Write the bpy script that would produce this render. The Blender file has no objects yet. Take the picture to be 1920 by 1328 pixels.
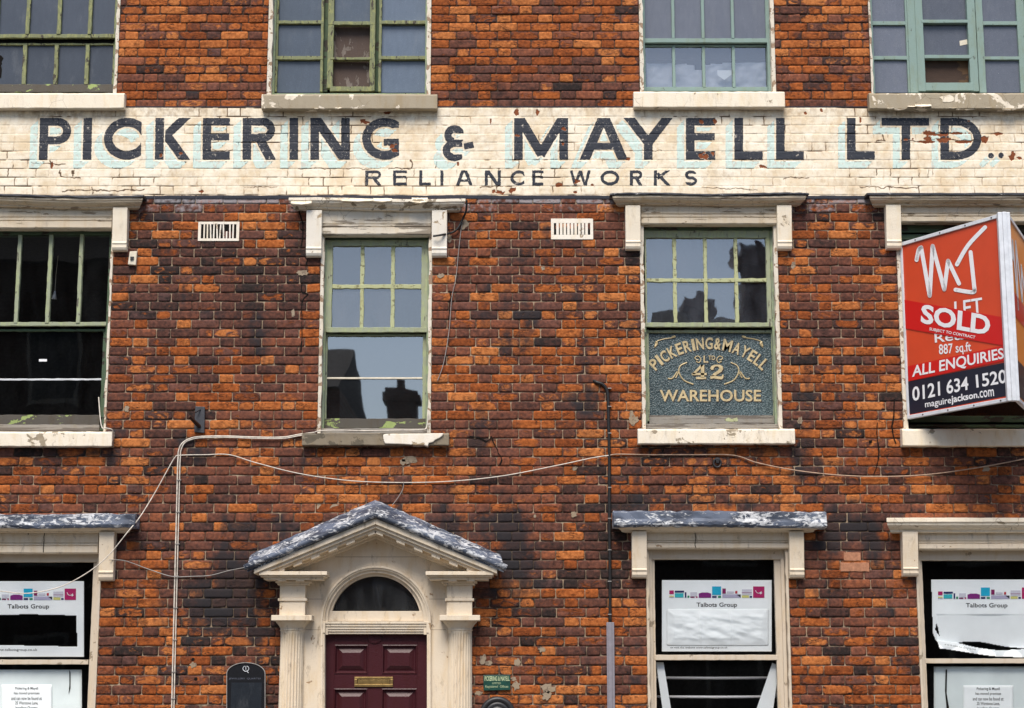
import bpy, math, random
import numpy as np
from mathutils import Vector
R = math.radians
random.seed(7); RNG = np.random.default_rng(11)
scene = bpy.context.scene
COL = scene.collection

# ------------------------------------------------------------------ camera
F = 3350.0; PITCH = R(10.8); D = 14.4; ZC = 1.62
cam_d = bpy.data.cameras.new('camera'); cam = bpy.data.objects.new('camera', cam_d); COL.objects.link(cam)
cam.location = (0, -D, ZC); cam.rotation_euler = (R(90) + PITCH, 0, 0)
cam_d.sensor_width = 36; cam_d.lens = F/1920*36; cam_d.clip_end = 500
scene.camera = cam
# ------------------------------------------------------------------ light
SUN_EL, SUN_AZ = R(55), R(190)           # azimuth clockwise from +Y (north)
world = bpy.data.worlds.new('World'); scene.world = world; world.use_nodes = True
wn = world.node_tree.nodes; wl = world.node_tree.links
sky = wn.new('ShaderNodeTexSky'); sky.sky_type = 'NISHITA'; sky.sun_disc = False
sky.sun_elevation = SUN_EL; sky.sun_rotation = SUN_AZ
sky.air_density = 1.0; sky.dust_density = 1.4; sky.ozone_density = 1.0
wl.new(sky.outputs[0], wn['Background'].inputs[0]); wn['Background'].inputs[1].default_value = 0.115
sd = bpy.data.lights.new('sun', 'SUN'); so = bpy.data.objects.new('sun', sd); COL.objects.link(so)
sd.energy = 3.2; sd.angle = R(32); sd.color = (1, 0.93, 0.84)
dirv = Vector((math.sin(SUN_AZ)*math.cos(SUN_EL), math.cos(SUN_AZ)*math.cos(SUN_EL), math.sin(SUN_EL)))
so.rotation_euler = dirv.to_track_quat('Z', 'Y').to_euler(); so.location = dirv*30
vs = scene.view_settings; vs.view_transform = 'Standard'; vs.look = 'None'; vs.gamma = 1; vs.use_curve_mapping = False
vs.exposure = 0.54

# ------------------------------------------------------------------ photo pixel -> wall point
CP, SP = math.cos(PITCH), math.sin(PITCH)
def W(px, py, d=0.0):
    u = (px-960)/F; v = (664-py)/F
    t = (D-d)/(CP - v*SP)
    return t*u, ZC + t*(SP + v*CP)
def WX(px, py, d=0.0): return W(px, py, d)[0]
def WZ(py, d=0.0): return W(960, py, d)[1]
def proj(X, Z, d=0.0):                       # world -> photo pixel (arrays allowed)
    yy = D-d; zz = Z-ZC
    depth = yy*CP + zz*SP; up = zz*CP - yy*SP
    return 960 + F*X/depth, 664 - F*up/depth
def P3(px, py, d=0.0):
    x, z = W(px, py, d); return Vector((x, -d, z))

# ------------------------------------------------------------------ numpy value noise
def _hash(ix, iy, s):
    n = (ix*374761393 + iy*668265263 + s*2147483647) & 0xffffffff
    n = ((n ^ (n >> 13))*1274126177) & 0xffffffff
    return ((n ^ (n >> 16)) & 0xffff)/65535.0
def vnoise(x, y, s=0, octv=3):
    x = np.asarray(x, float); y = np.asarray(y, float); out = 0; amp = 1; tot = 0
    for o in range(octv):
        ix = np.floor(x).astype(np.int64); iy = np.floor(y).astype(np.int64); fx = x-ix; fy = y-iy
        fx = fx*fx*(3-2*fx); fy = fy*fy*(3-2*fy); q = s+o*17
        a = _hash(ix, iy, q); b = _hash(ix+1, iy, q); c = _hash(ix, iy+1, q); e = _hash(ix+1, iy+1, q)
        out = out + amp*((a*(1-fx)+b*fx)*(1-fy) + (c*(1-fx)+e*fx)*fy); tot += amp
        amp *= .5; x = x*2.03; y = y*2.03
    return out/tot
def sstep(a, b, x):
    t = np.clip((x-a)/(b-a), 0, 1); return t*t*(3-2*t)

# ------------------------------------------------------------------ materials
class NT:
    def __init__(s, name):
        s.m = bpy.data.materials.new(name); s.m.use_nodes = True; s.t = s.m.node_tree; s.n = s.t.nodes
        s.b = s.n['Principled BSDF']; s.out = s.n['Material Output']
        s.geo = s.n.new('ShaderNodeNewGeometry'); s.pos = s.geo.outputs['Position']
    def put(s, sock, v):
        if hasattr(v, 'is_output') or isinstance(v, bpy.types.NodeSocket): s.t.links.new(v, sock)
        elif isinstance(v, (tuple, list)) and len(v) == 3 and sock.type == 'RGBA': sock.default_value = (*v, 1)
        else: sock.default_value = v
    def math(s, op, a, b=0.0, clamp=False):
        n = s.n.new('ShaderNodeMath'); n.operation = op; n.use_clamp = clamp; s.put(n.inputs[0], a); s.put(n.inputs[1], b); return n.outputs[0]
    def vmath(s, op, a, b=(0, 0, 0)):
        n = s.n.new('ShaderNodeVectorMath'); n.operation = op; s.put(n.inputs[0], a); s.put(n.inputs[1], b); return n.outputs[0]
    def scl(s, v, sc): return s.vmath('MULTIPLY', v, sc)
    def noise(s, vec=None, scale=10, detail=4, rough=.55, dist=0):
        n = s.n.new('ShaderNodeTexNoise'); s.put(n.inputs['Vector'], vec if vec is not None else s.pos)
        n.inputs['Scale'].default_value = scale; n.inputs['Detail'].default_value = detail
        n.inputs['Roughness'].default_value = rough; n.inputs['Distortion'].default_value = dist; return n.outputs['Fac']
    def voro(s, vec=None, scale=10, feature='DISTANCE_TO_EDGE'):
        n = s.n.new('ShaderNodeTexVoronoi'); n.feature = feature; s.put(n.inputs['Vector'], vec if vec is not None else s.pos)
        n.inputs['Scale'].default_value = scale; return n.outputs['Distance']
    def step(s, v, a, b):
        n = s.n.new('ShaderNodeMapRange'); n.interpolation_type = 'SMOOTHSTEP'; s.put(n.inputs[0], v)
        s.put(n.inputs[1], a); s.put(n.inputs[2], b); n.inputs[3].default_value = 0; n.inputs[4].default_value = 1; return n.outputs[0]
    def rng(s, v, a, b, c, d):
        n = s.n.new('ShaderNodeMapRange'); s.put(n.inputs[0], v)
        for i, q in enumerate((a, b, c, d)): s.put(n.inputs[i+1], q)
        return n.outputs[0]
    def mix(s, f, a, b, mode='MIX'):
        n = s.n.new('ShaderNodeMix'); n.data_type = 'RGBA'; n.blend_type = mode
        s.put(n.inputs[0], f); s.put(n.inputs[6], a); s.put(n.inputs[7], b); return n.outputs[2]
    def ramp(s, f, stops, mode='LINEAR'):
        n = s.n.new('ShaderNodeValToRGB'); n.color_ramp.interpolation = mode; e = n.color_ramp.elements
        while len(e) < len(stops): e.new(.5)
        for q, (p, c) in zip(e, stops): q.position = p; q.color = (*c, 1)
        s.put(n.inputs[0], f); return n.outputs[0]
    def attr(s, name):
        n = s.n.new('ShaderNodeAttribute'); n.attribute_name = name; return n
    def sep(s, c):
        n = s.n.new('ShaderNodeSeparateColor'); s.put(n.inputs[0], c); return n.outputs
    def bump(s, h, strength=.3, dist=.003):
        n = s.n.new('ShaderNodeBump'); n.inputs['Strength'].default_value = strength; n.inputs['Distance'].default_value = dist
        s.put(n.inputs['Height'], h); s.t.links.new(n.outputs[0], s.b.inputs['Normal']); return n.outputs[0]
    def fin(s, color=None, rough=.8, spec=.3, metal=0):
        if color is not None: s.put(s.b.inputs['Base Color'], color)
        s.put(s.b.inputs['Roughness'], rough); s.b.inputs['Specular IOR Level'].default_value = spec
        s.put(s.b.inputs['Metallic'], metal); return s.m

def mat_plain(name, col, rough=.6, spec=.4, metal=0, var=.25, scale=30):
    k = NT(name); n = k.noise(scale=scale, detail=5); f = k.rng(n, .25, .75, 1-var, 1+var)
    c = k.mix(1.0, col, f, 'MULTIPLY'); k.bump(n, .15, .002); return k.fin(c, rough, spec, metal)

def mat_paint(name, paint, under, amount=.45, scale=7, dirt=.35, dirtcol=(.12, .075, .04), crack=True, rough=.7, stretch=(1, 1, 1), second=None):
    """old paint: peeled to what is underneath in patches, fine crazing, rusty stains"""
    k = NT(name); p = k.scl(k.pos, stretch)
    n1 = k.noise(p, scale, 8, .62, .4); n2 = k.noise(k.scl(k.pos, (3, 3, .8)), 4.5, 6, .65); n3 = k.noise(scale=90, detail=3)
    c = k.mix(k.step(n2, .45, .75), paint, tuple(min(1, q*f) for q, f in zip(paint, (.93, .86, .74))))
    if second: c = k.mix(k.step(k.noise(p, scale*1.7, 6, .6), .52, .57), c, second)
    st = k.step(k.noise(k.scl(k.pos, (2.2, 2.2, .7)), 9, 8, .7, .3), .53, .8)
    c = k.mix(k.math('MULTIPLY', st, dirt), c, dirtcol)
    h = n3
    if crack:
        w = k.vmath('ADD', k.pos, k.scl(k.n_col(k.pos, 14), (.03, .03, .03)))
        cr = k.step(k.voro(k.scl(w, (1, 1, .8)), 8), .012, .0)
        cr = k.math('MULTIPLY', cr, k.step(k.noise(scale=3.1, detail=3), .5, .62))
        c = k.mix(k.math('MULTIPLY', cr, .75), c, (.1, .06, .035)); h = k.math('SUBTRACT', h, k.math('MULTIPLY', cr, .8))
    m = k.step(n1, .5+(.5-amount)*.5, .52+(.5-amount)*.5)
    un = k.mix(k.noise(k.scl(p, (1, 1, 1)), 25, 5), tuple(q*.65 for q in under), tuple(min(1, q*1.3) for q in under))
    c = k.mix(m, c, un)
    h = k.math('SUBTRACT', h, k.math('MULTIPLY', m, .9)); k.bump(h, .45, .004)
    return k.fin(c, rough, .3)
def _ncol(s, vec, scale):
    n = s.n.new('ShaderNodeTexNoise'); s.put(n.inputs['Vector'], vec); n.inputs['Scale'].default_value = scale
    n.inputs['Detail'].default_value = 3; return n.outputs['Color']
NT.n_col = _ncol

CREAM = (.8, .71, .565)
M = {}
M['cream'] = mat_paint('cream_stone_paint', CREAM, (.36, .29, .2), .2, 5, .42)
M['cream_peel'] = mat_paint('peeling_cream_paint', (.8, .72, .59), (.32, .26, .18), .36, 6.5, .5)
M['bare_stone'] = mat_paint('bare_stone', (.35, .295, .21), (.78, .68, .54), .42, 4.5, .35)
M['stone_plain'] = mat_paint('weathered_stone', (.23, .19, .135), (.12, .1, .07), .42, 9, .4)
M['white_slab'] = mat_paint('white_painted_slab', (.8, .74, .64), (.4, .3, .19), .3, 8, .3)
M['cream_board'] = mat_paint('cream_board_paint', (.62, .53, .4), (.3, .23, .15), .3, 14, .4, stretch=(.35, 1, 2.2))
M['cornice_stone'] = mat_paint('weathered_cornice_stone', (.6, .5, .365), (.28, .21, .14), .3, 11, .6, stretch=(.4, 1, 2))
M['grey_board'] = mat_paint('grey_cream_board_paint', (.68, .61, .5), (.3, .25, .19), .36, 8, .35, stretch=(.3, 1, 2.4))
M['door_cream'] = mat_paint('doorcase_cream_paint', (.7, .6, .465), (.36, .24, .14), .18, 9, .9, crack=False, rough=.55)
M['frame_cream'] = mat_paint('frame_cream_paint', (.56, .48, .38), (.3, .24, .17), .22, 9, .35, crack=False)
M['olive'] = mat_paint('olive_green_paint', (.185, .2, .105), (.06, .05, .038), .32, 30, .25, stretch=(1, 1, .35), crack=False, second=(.25, .26, .11))
M['pale_green'] = mat_paint('pale_green_paint', (.3, .33, .225), (.11, .1, .08), .26, 28, .2, stretch=(1, 1, .3), crack=False, second=(.33, .37, .21))
M['green'] = mat_paint('sage_green_paint', (.235, .28, .2), (.1, .09, .07), .24, 26, .22, stretch=(1, 1, .3), crack=False, second=(.29, .36, .2))
M['green_dark'] = mat_paint('dark_green_paint', (.07, .11, .065), (.045, .04, .03), .4, 10, .3, stretch=(.4, 1, 1), crack=False)
M['yellowgreen'] = mat_paint('yellow_green_putty', (.42, .44, .245), (.2, .19, .1), .34, 34, .3, crack=False)
M['teal'] = mat_paint('blue_green_paint', (.215, .3, .27), (.12, .15, .13), .2, 24, .18, stretch=(1, 1, .4), crack=False)
M['rail'] = mat_paint('peeled_wood_rail', (.085, .075, .062), (.3, .37, .13), .39, 9, .2, stretch=(.5, 1, 1), crack=False)
M['grey_wood'] = mat_paint('weathered_grey_wood', (.26, .24, .21), (.14, .12, .1), .45, 12, .2, stretch=(.15, 1, 3), crack=False)
M['reveal'] = mat_paint('white_reveal_paint', (.66, .6, .5), (.3, .2, .13), .42, 14, .3, crack=False)
M['black_iron'] = mat_plain('black_iron', (.018, .018, .02), .45, .5)
M['rust'] = mat_plain('rusty_iron', (.05, .022, .014), .8, .2)
M['maroon'] = mat_paint('maroon_door_paint', (.05, .0105, .0145), (.13, .06, .06), .06, 14, .12, (.03, .01, .01), crack=False, rough=.38)
M['brass'] = mat_plain('aged_brass', (.3, .2, .075), .42, .5, .75, .35, 25)
M['gold'] = mat_plain('gilt_letters', (.53, .42, .23), .45, .5, .15, .3, 40)
M['goldshade'] = mat_plain('dark_letter_shade', (.035, .03, .028), .6, .3)
M['white_vinyl'] = mat_plain('white_vinyl', (.78, .78, .79), .45, .4, 0, .04)
M['red_panel'] = mat_plain('red_orange_panel', (.58, .06, .017), .4, .5, 0, .14, 2.2)
M['red_sticker'] = mat_plain('red_sticker', (.56, .011, .009), .32, .5, 0, .05, 3)
M['orange_panel'] = mat_plain('orange_panel', (.8, .26, .04), .4, .5, 0, .06, 3)
M['navy_panel'] = mat_plain('navy_panel', (.012, .014, .028), .3, .5, 0, .1, 3)
M['alu'] = mat_plain('dull_aluminium', (.68, .7, .73), .45, .5, .15, .12, 20)
M['white_cable'] = mat_plain('white_cable', (.62, .56, .48), .6, .25, 0, .3)
M['tan_cable'] = mat_plain('weathered_cable', (.4, .27, .19), .6, .3, 0, .3)
M['grey_cable'] = mat_plain('grey_cable', (.3, .28, .26), .6, .3, 0, .2)
M['black_cable'] = mat_plain('black_cable', (.012, .011, .011), .5, .4)
M['trunking'] = mat_plain('grey_trunking', (.235, .22, .25), .5, .4, 0, .12)
M['white_plastic'] = mat_plain('old_white_plastic', (.64, .58, .46), .55, .4, 0, .2)
M['dark_hole'] = mat_plain('dark_void', (.01, .009, .008), .95, .1)  # black for holes and cracks, and for the painted shadow between sashes
M['room'] = mat_plain('dark_interior', (.06, .056, .05), .9, .1)
M['board_brown'] = mat_paint('brown_board', (.075, .05, .04), (.16, .13, .11), .4, 14, .3, stretch=(1, 1, .4), crack=False)
M['ply'] = mat_paint('stained_plywood', (.1, .055, .026), (.05, .028, .018), .5, 9, .4, stretch=(.5, 1, 1), crack=False)
M['paper'] = mat_plain('white_paper', (.9, .95, .96), .6, .3, 0, .07, 4)
M['paper_grey'] = mat_plain('grey_back_paper', (.72, .8, .8), .6, .3, 0, .1, 3)
M['black_film'] = mat_plain('black_film', (.012, .013, .015), .3, .5)
M['ink'] = mat_plain('grey_ink', (.05, .05, .055), .7, .2)
M['curtain'] = mat_plain('white_sheet', (.5, .54, .6), .7, .2, 0, .12, 6)
for nm, c in dict(magenta=(.42, .01, .12), cyan=(.01, .4, .62), turq=(.03, .45, .5), navy=(.015, .02, .11), purple=(.2, .015, .18),
                  plum=(.22, .01, .1), lilac=(.42, .4, .55), pale=(.6, .6, .68), green=(.01, .22, .1), yellow=(.62, .6, .2), black=(.02, .02, .025), red=(.45, .02, .04)).items():
    M['ink_'+nm] = mat_plain('ink_'+nm, c, .6, .3, 0, .05)

def mat_lead():
    k = NT('flaking_lead_paint'); p = k.scl(k.pos, (.6, 1, 1.5))
    n = k.math('ADD', k.math('MULTIPLY', k.noise(p, 19, 9, .7, 1.2), .66), k.math('MULTIPLY', k.noise(p, 5, 4), .34)); a = k.step(n, .503, .54); b = k.noise(scale=40, detail=4)
    c = k.mix(b, (.016, .021, .034), (.06, .074, .108)); c = k.mix(k.step(k.noise(p, 4, 3), .45, .6), c, (.1, .122, .17))
    c = k.mix(k.math('MULTIPLY', a, k.rng(b, .3, .7, .45, 1)), c, (.66, .67, .68)); k.bump(k.math('ADD', a, k.math('MULTIPLY', b, .4)), .6, .004)
    return k.fin(c, .6, .4)
M['lead'] = mat_lead()
def mat_lead_dark():
    k = NT('dark_lead_edge'); n = k.noise(k.scl(k.pos, (.6, 1, 1)), 14, 8, .7, .5)
    c = k.mix(k.step(n, .6, .66), (.022, .024, .032), (.42, .41, .4)); k.bump(n, .5, .004); return k.fin(c, .65, .35)
M['lead_dark'] = mat_lead_dark()

def mat_glass(name, refl=.10, tint=(1, 1, 1), wav=.25, dirt=.04, dirtcol=(.3, .32, .34)):
    """old window glass: see-through sheet with a mirror layer, a little film of dust"""
    k = NT(name); n = k.n.new
    b = k.n.new('ShaderNodeBump'); b.inputs['Strength'].default_value = wav; b.inputs['Distance'].default_value = .01
    k.put(b.inputs['Height'], k.noise(scale=2.6, detail=1.5))
    tr = n('ShaderNodeBsdfTransparent'); tr.inputs[0].default_value = (*tint, 1)
    gl = n('ShaderNodeBsdfGlossy'); gl.inputs['Roughness'].default_value = .015; k.t.links.new(b.outputs[0], gl.inputs['Normal'])
    lw = n('ShaderNodeLayerWeight'); lw.inputs['Blend'].default_value = .2
    fac = k.math('ADD', k.math('MULTIPLY', lw.outputs['Fresnel'], .8), refl, True)
    m1 = n('ShaderNodeMixShader'); k.put(m1.inputs[0], fac); k.t.links.new(tr.outputs[0], m1.inputs[1]); k.t.links.new(gl.outputs[0], m1.inputs[2])
    df = n('ShaderNodeBsdfDiffuse'); df.inputs[0].default_value = (*dirtcol, 1)
    dm = k.rng(k.noise(k.scl(k.pos, (2, 1, .7)), 6, 6, .65), .3, .8, dirt*.3, dirt*1.7)
    sp = k.step(k.voro(scale=32, feature='F1'), .06, .03); sp = k.math('MULTIPLY', sp, k.step(k.noise(scale=5), .6, .66))
    dm = k.math('MULTIPLY', dm, k.rng(k.sep(k.attr('pv').outputs['Color'])[0], 0, 1, .4, 1.7)); dm = k.math('ADD', dm, k.math('MULTIPLY', sp, .35), True)
    m2 = n('ShaderNodeMixShader'); k.put(m2.inputs[0], dm); k.t.links.new(m1.outputs[0], m2.inputs[1]); k.t.links.new(df.outputs[0], m2.inputs[2])
    k.t.links.new(m2.outputs[0], k.out.inputs[0]); return k.m
M['glass_dark'] = mat_glass('dark_room_glass', .05, wav=.08, dirt=.012)
M['glass_mirror'] = mat_glass('sky_reflecting_glass', .36, wav=.05, dirt=.02)
M['glass_hazy'] = mat_glass('dusty_reflecting_glass', .27, wav=.03, dirt=.1, dirtcol=(.3, .32, .37))
M['glass_fan'] = mat_glass('fanlight_glass', .05, dirt=.13)  # extra grey film stands in for the dim reflection in the fanlight
M['glass_old'] = mat_glass('rippled_old_glass', .3, wav=.14, dirt=.07, dirtcol=(.3, .33, .4))
M['glass_shop'] = mat_glass('ground_floor_glass', .025, wav=.05, dirt=.006)

def mat_frost(name, c0, c1):
    k = NT(name); n = k.noise(k.scl(k.pos, (3, 1, .8)), 9, 5, .6); g = k.noise(scale=2.2, detail=3); f = k.noise(scale=170, detail=2)
    c = k.mix(k.math('ADD', k.math('MULTIPLY', n, .5), k.math('MULTIPLY', g, .5)), c0, c1)
    c = k.mix(k.step(f, .62, .75), c, tuple(q*1.35 for q in c1)); c = k.mix(k.step(f, .36, .26), c, tuple(q*.7 for q in c0))
    sp = k.math('MULTIPLY', k.step(k.voro(scale=22, feature='F1'), .07, .04), k.step(k.noise(scale=4.4), .58, .64))
    c = k.mix(k.math('MULTIPLY', sp, .7), c, (.5, .5, .52))
    c = k.mix(1.0, c, k.rng(k.sep(k.attr('pv').outputs['Color'])[0], 0, 1, .68, 1.22), 'MULTIPLY'); dr = k.step(k.noise(k.scl(k.pos, (2, 1, .8)), 5, 6, .7), .5, .8); c = k.mix(k.math('MULTIPLY', dr, .3), c, (.18, .19, .2)); k.bump(f, .25, .002); return k.fin(c, .3, .45)
M['frost_a'] = mat_frost('wired_glass_dark', (.032, .042, .06), (.085, .102, .135))
M['frost_b'] = mat_frost('obscured_glass_blue', (.05, .07, .1), (.12, .155, .21))
M['frost_c'] = mat_frost('obscured_glass_grey', (.07, .082, .11), (.15, .163, .2))

# brick materials -----------------------------------------------------------
def mat_brick():
    k = NT('old_brick'); a = k.sep(k.attr('bk').outputs['Color']); at = k.attr('bk'); tone, spall, soot = a[0], a[1], a[2]
    u = k.attr('buv'); us = k.sep(u.outputs['Color']); rnd = us[2]; res = u.outputs['Alpha']; rnd2 = at.outputs['Alpha']
    off = k.n.new('ShaderNodeCombineXYZ'); k.put(off.inputs[0], k.math('MULTIPLY', rnd, 37)); k.put(off.inputs[1], k.math('MULTIPLY', rnd2, 53)); k.put(off.inputs[2], k.math('MULTIPLY', rnd, 91))
    p = k.vmath('ADD', k.pos, off.outputs[0])
    pre_n = k.noise(k.scl(p, (.75, 1, 1.25)), 17, 7, .62, .5); pre_m = k.noise(p, 38, 5, .6)
    tone2 = k.math('ADD', tone, k.math('ADD', k.math('MULTIPLY', k.math('SUBTRACT', pre_n, .5), .9), k.math('MULTIPLY', k.math('SUBTRACT', pre_m, .5), .6)), True)
    rnd3 = k.math('ADD', rnd2, k.math('MULTIPLY', k.math('SUBTRACT', pre_m, .5), .9), True)
    skin = k.ramp(tone2, [(0, (.023, .0155, .014)), (.25, (.066, .0285, .0215)), (.55, (.128, .0475, .0295)), (.8, (.185, .061, .031)), (1, (.24, .077, .033))])
    sp = k.ramp(rnd3, [(0, (.215, .054, .0135)), (.5, (.355, .096, .0215)), (1, (.485, .168, .048))])
    n = k.noise(k.scl(p, (.75, 1, 1.25)), 17, 7, .62, .5); fine = k.noise(p, 130, 5, .7); med = k.noise(p, 38, 5, .6)
    ed = k.math('MULTIPLY', k.math('MULTIPLY', k.math('MULTIPLY', us[0], k.math('SUBTRACT', 1, us[0])), k.math('MULTIPLY', us[1], k.math('SUBTRACT', 1, us[1]))), 16)
    ed = k.step(ed, 0, .55)
    val = k.math('SUBTRACT', k.math('ADD', k.math('MULTIPLY', spall, 1.25), k.math('MULTIPLY', ed, .17)), k.math('ADD', n, .17))
    mask = k.step(val, -.06, .09)
    skin = k.mix(k.math('MULTIPLY', k.step(rnd, .65, 1.3), k.step(n, .4, .62)), skin, (.115, .06, .054))
    skin = k.mix(1.0, skin, k.rng(med, .25, .75, .55, 1.5), 'MULTIPLY')
    skin = k.mix(k.math('MULTIPLY', k.step(fine, .56, .72), .35), skin, (.2, .15, .135))
    sp = k.mix(1.0, sp, k.rng(med, .28, .72, .62, 1.22), 'MULTIPLY')
    # dark fissures in the blown faces
    fz = k.scl(p, (.5, 1, 1.6)); rid = k.math('ABSOLUTE', k.math('SUBTRACT', k.noise(fz, 21, 4, .6, .8), .5))
    fis = k.math('MULTIPLY', k.step(rid, .022, .004), k.step(k.noise(p, 9, 2), .46, .58))
    sp = k.mix(k.math('MULTIPLY', fis, .85), sp, (.035, .018, .014))
    sp = k.mix(k.math('MULTIPLY', k.step(fine, .42, .27), .55), sp, (.12, .035, .015))
    c = k.mix(mask, skin, sp)
    sn = k.noise(k.scl(k.pos, (1, 1, .8)), 11, 7, .65)
    mot = k.math('MULTIPLY', k.step(k.noise(k.scl(k.pos, (1, 1, 1.15)), 5.2, 9, .72, .4), .53, .66), k.rng(k.noise(scale=1.1, detail=2), .4, .65, .12, .8))
    c = k.mix(mot, c, k.mix(1.0, c, (.24, .2, .2), 'MULTIPLY'))
    sm = k.step(k.math('ADD', soot, k.math('MULTIPLY', k.math('SUBTRACT', sn, .5), .9)), .22, .62)
    c = k.mix(k.math('MULTIPLY', sm, .93), c, k.mix(fine, (.011, .0105, .0125), (.036, .033, .036)))
    wr = k.step(k.math('ADD', res, k.math('MULTIPLY', k.math('SUBTRACT', k.noise(scale=26, detail=5), .5), 1.1)), .3, .75)
    c = k.mix(k.math('MULTIPLY', wr, .8), c, (.36, .34, .35))
    spk = k.math('MULTIPLY', k.step(k.voro(scale=20, feature='F1'), .06, .035), k.step(k.noise(scale=2.7), .6, .68))
    c = k.mix(k.math('MULTIPLY', spk, .55), c, (.7, .66, .6))
    h = k.math('ADD', k.math('MULTIPLY', fine, .35), k.math('MULTIPLY', med, .5))
    h = k.math('SUBTRACT', h, k.math('MULTIPLY', mask, k.math('MULTIPLY', n, 1.1))); h = k.math('SUBTRACT', h, k.math('MULTIPLY', fis, k.math('MULTIPLY', mask, .7)))
    k.bump(h, .75, .008); return k.fin(c, .88, .22)
M['brick'] = mat_brick()
def mat_mortar():
    k = NT('lime_mortar'); a = k.sep(k.attr('mo').outputs['Color']); n = k.noise(scale=60, detail=5); g = k.noise(scale=5, detail=6, rough=.65)
    light = k.mix(n, (.26, .185, .12), (.48, .375, .265)); dark = k.mix(n, (.04, .028, .022), (.11, .075, .053))
    c = k.mix(k.step(k.math('ADD', a[0], k.math('MULTIPLY', k.math('SUBTRACT', g, .5), 2.2)), .25, .7), dark, light)
    c = k.mix(k.step(k.math('ADD', a[1], k.math('MULTIPLY', k.math('SUBTRACT', g, .5), .9)), .35, .8), c, (.02, .018, .018))
    k.bump(n, .5, .004); return k.fin(c, .95, .1)
M['mortar'] = mat_mortar()
def mat_band():
    k = NT('cream_painted_brick'); a = k.sep(k.attr('jn').outputs['Color']); at = k.attr('jn'); joint, chip, edge = a[0], a[1], a[2]; grime = at.outputs['Alpha']
    n = k.noise(k.scl(k.pos, (1.3, 1, .9)), 3.1, 8, .65); f = k.noise(scale=75, detail=5, rough=.65); s = k.noise(k.scl(k.pos, (1.5, 1, 1)), 13, 7, .65, .3)
    c = k.mix(k.step(n, .38, .64), (.86, .775, .62), (.71, .57, .385))
    c = k.mix(k.math('MULTIPLY', k.step(k.noise(scale=9, detail=6, rough=.7), .45, .7), .5), c, (.86, .8, .69))
    c = k.mix(k.math('MULTIPLY', k.step(s, .5, .72), .55), c, (.5, .34, .19))
    c = k.mix(k.math('MULTIPLY', k.step(f, .6, .75), .3), c, (.5, .4, .28)); c = k.mix(k.math('MULTIPLY', k.step(f, .36, .25), .4), c, (.86, .82, .73))
    c = k.mix(k.math('MULTIPLY', grime, k.step(s, .35, .6)), c, (.27, .19, .12))
    c = k.mix(k.math('MULTIPLY', k.step(joint, .08, .3), .45), c, (.45, .31, .19)); c = k.mix(k.step(joint, .3, .8), c, (.11, .068, .04))
    ck = k.step(k.math('ADD', chip, k.math('MULTIPLY', k.math('SUBTRACT', f, .5), .3)), .45, .55)
    c = k.mix(ck, c, k.mix(f, (.07, .022, .011), (.34, .095, .03)))
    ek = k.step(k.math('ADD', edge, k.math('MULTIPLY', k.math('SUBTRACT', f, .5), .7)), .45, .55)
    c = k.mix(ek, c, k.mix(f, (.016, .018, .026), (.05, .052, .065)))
    k.bump(k.math('SUBTRACT', f, k.math('MULTIPLY', ck, 1.5)), .4, .003); return k.fin(c, .82, .25)
M['band'] = mat_band()
def mat_letter(name, c0, c1, wear):
    k = NT(name); f = k.noise(scale=70, detail=5, rough=.65); g = k.noise(k.scl(k.pos, (1.2, 1, 1)), 24, 7, .7); a = k.sep(k.attr('jn').outputs['Color'])
    c = k.mix(f, c0, c1); c = k.mix(k.step(a[0], .35, .9), c, tuple(q*.4 for q in c0))
    w = k.step(g, .6-wear, .64-wear); w2 = k.math('MULTIPLY', k.step(k.noise(scale=120, detail=4, rough=.7), .6, .66), k.step(k.noise(scale=4.5, detail=3), .42, .6)); c = k.mix(k.math('MULTIPLY', k.math('MAXIMUM', w, w2), .75), c, (.56, .5, .42)); k.bump(f, .35, .003)
    return k.fin(c, .62, .35)
M['letter'] = mat_letter('navy_sign_paint', (.008, .0105, .019), (.03, .036, .05), -.01)
M['shade'] = mat_letter('turquoise_sign_paint', (.47, .63, .585), (.68, .76, .67), .06)
def mat_hammer():
    k = NT('hammered_glass'); v = k.voro(k.scl(k.pos, (1, 1, 1.1)), 85, 'F1'); n = k.noise(scale=80, detail=3); g = k.noise(scale=3, detail=3)
    c = k.mix(k.step(v, .15, .75), (.095, .135, .142), (.034, .052, .056)); c = k.mix(1.0, c, k.rng(g, .3, .7, .75, 1.25), 'MULTIPLY')
    c = k.mix(k.math('MULTIPLY', k.step(n, .6, .8), .5), c, (.2, .26, .28)); k.bump(v, .8, .004); return k.fin(c, .3, .5)
M['hammer'] = mat_hammer()

# ------------------------------------------------------------------ object helpers
def tag(o, label=None, cat=None, group=None, kind=None):
    if label: o['label'] = label
    if cat: o['category'] = cat
    if group: o['group'] = group
    if kind: o['kind'] = kind
    return o
def empty(name, loc=(0, 0, 0)):
    o = bpy.data.objects.new(name, None); o.location = loc; o.empty_display_size = .2; COL.objects.link(o); return o
def link(name, me, mat, parent=None, bevel=0.0, smooth=False, seg=2):
    me.materials.append(mat)
    if smooth: me.polygons.foreach_set('use_smooth', [True]*len(me.polygons))
    o = bpy.data.objects.new(name, me); COL.objects.link(o)
    if parent is not None:
        o.parent = parent
        base = Vector((0, 0, 0)); q = parent
        while q is not None: base += q.location; q = q.parent
        o.location = -base
    if bevel:
        b = o.modifiers.new('bevel', 'BEVEL'); b.width = bevel; b.segments = seg; b.limit_method = 'ANGLE'; b.angle_limit = R(35)
    return o
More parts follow.
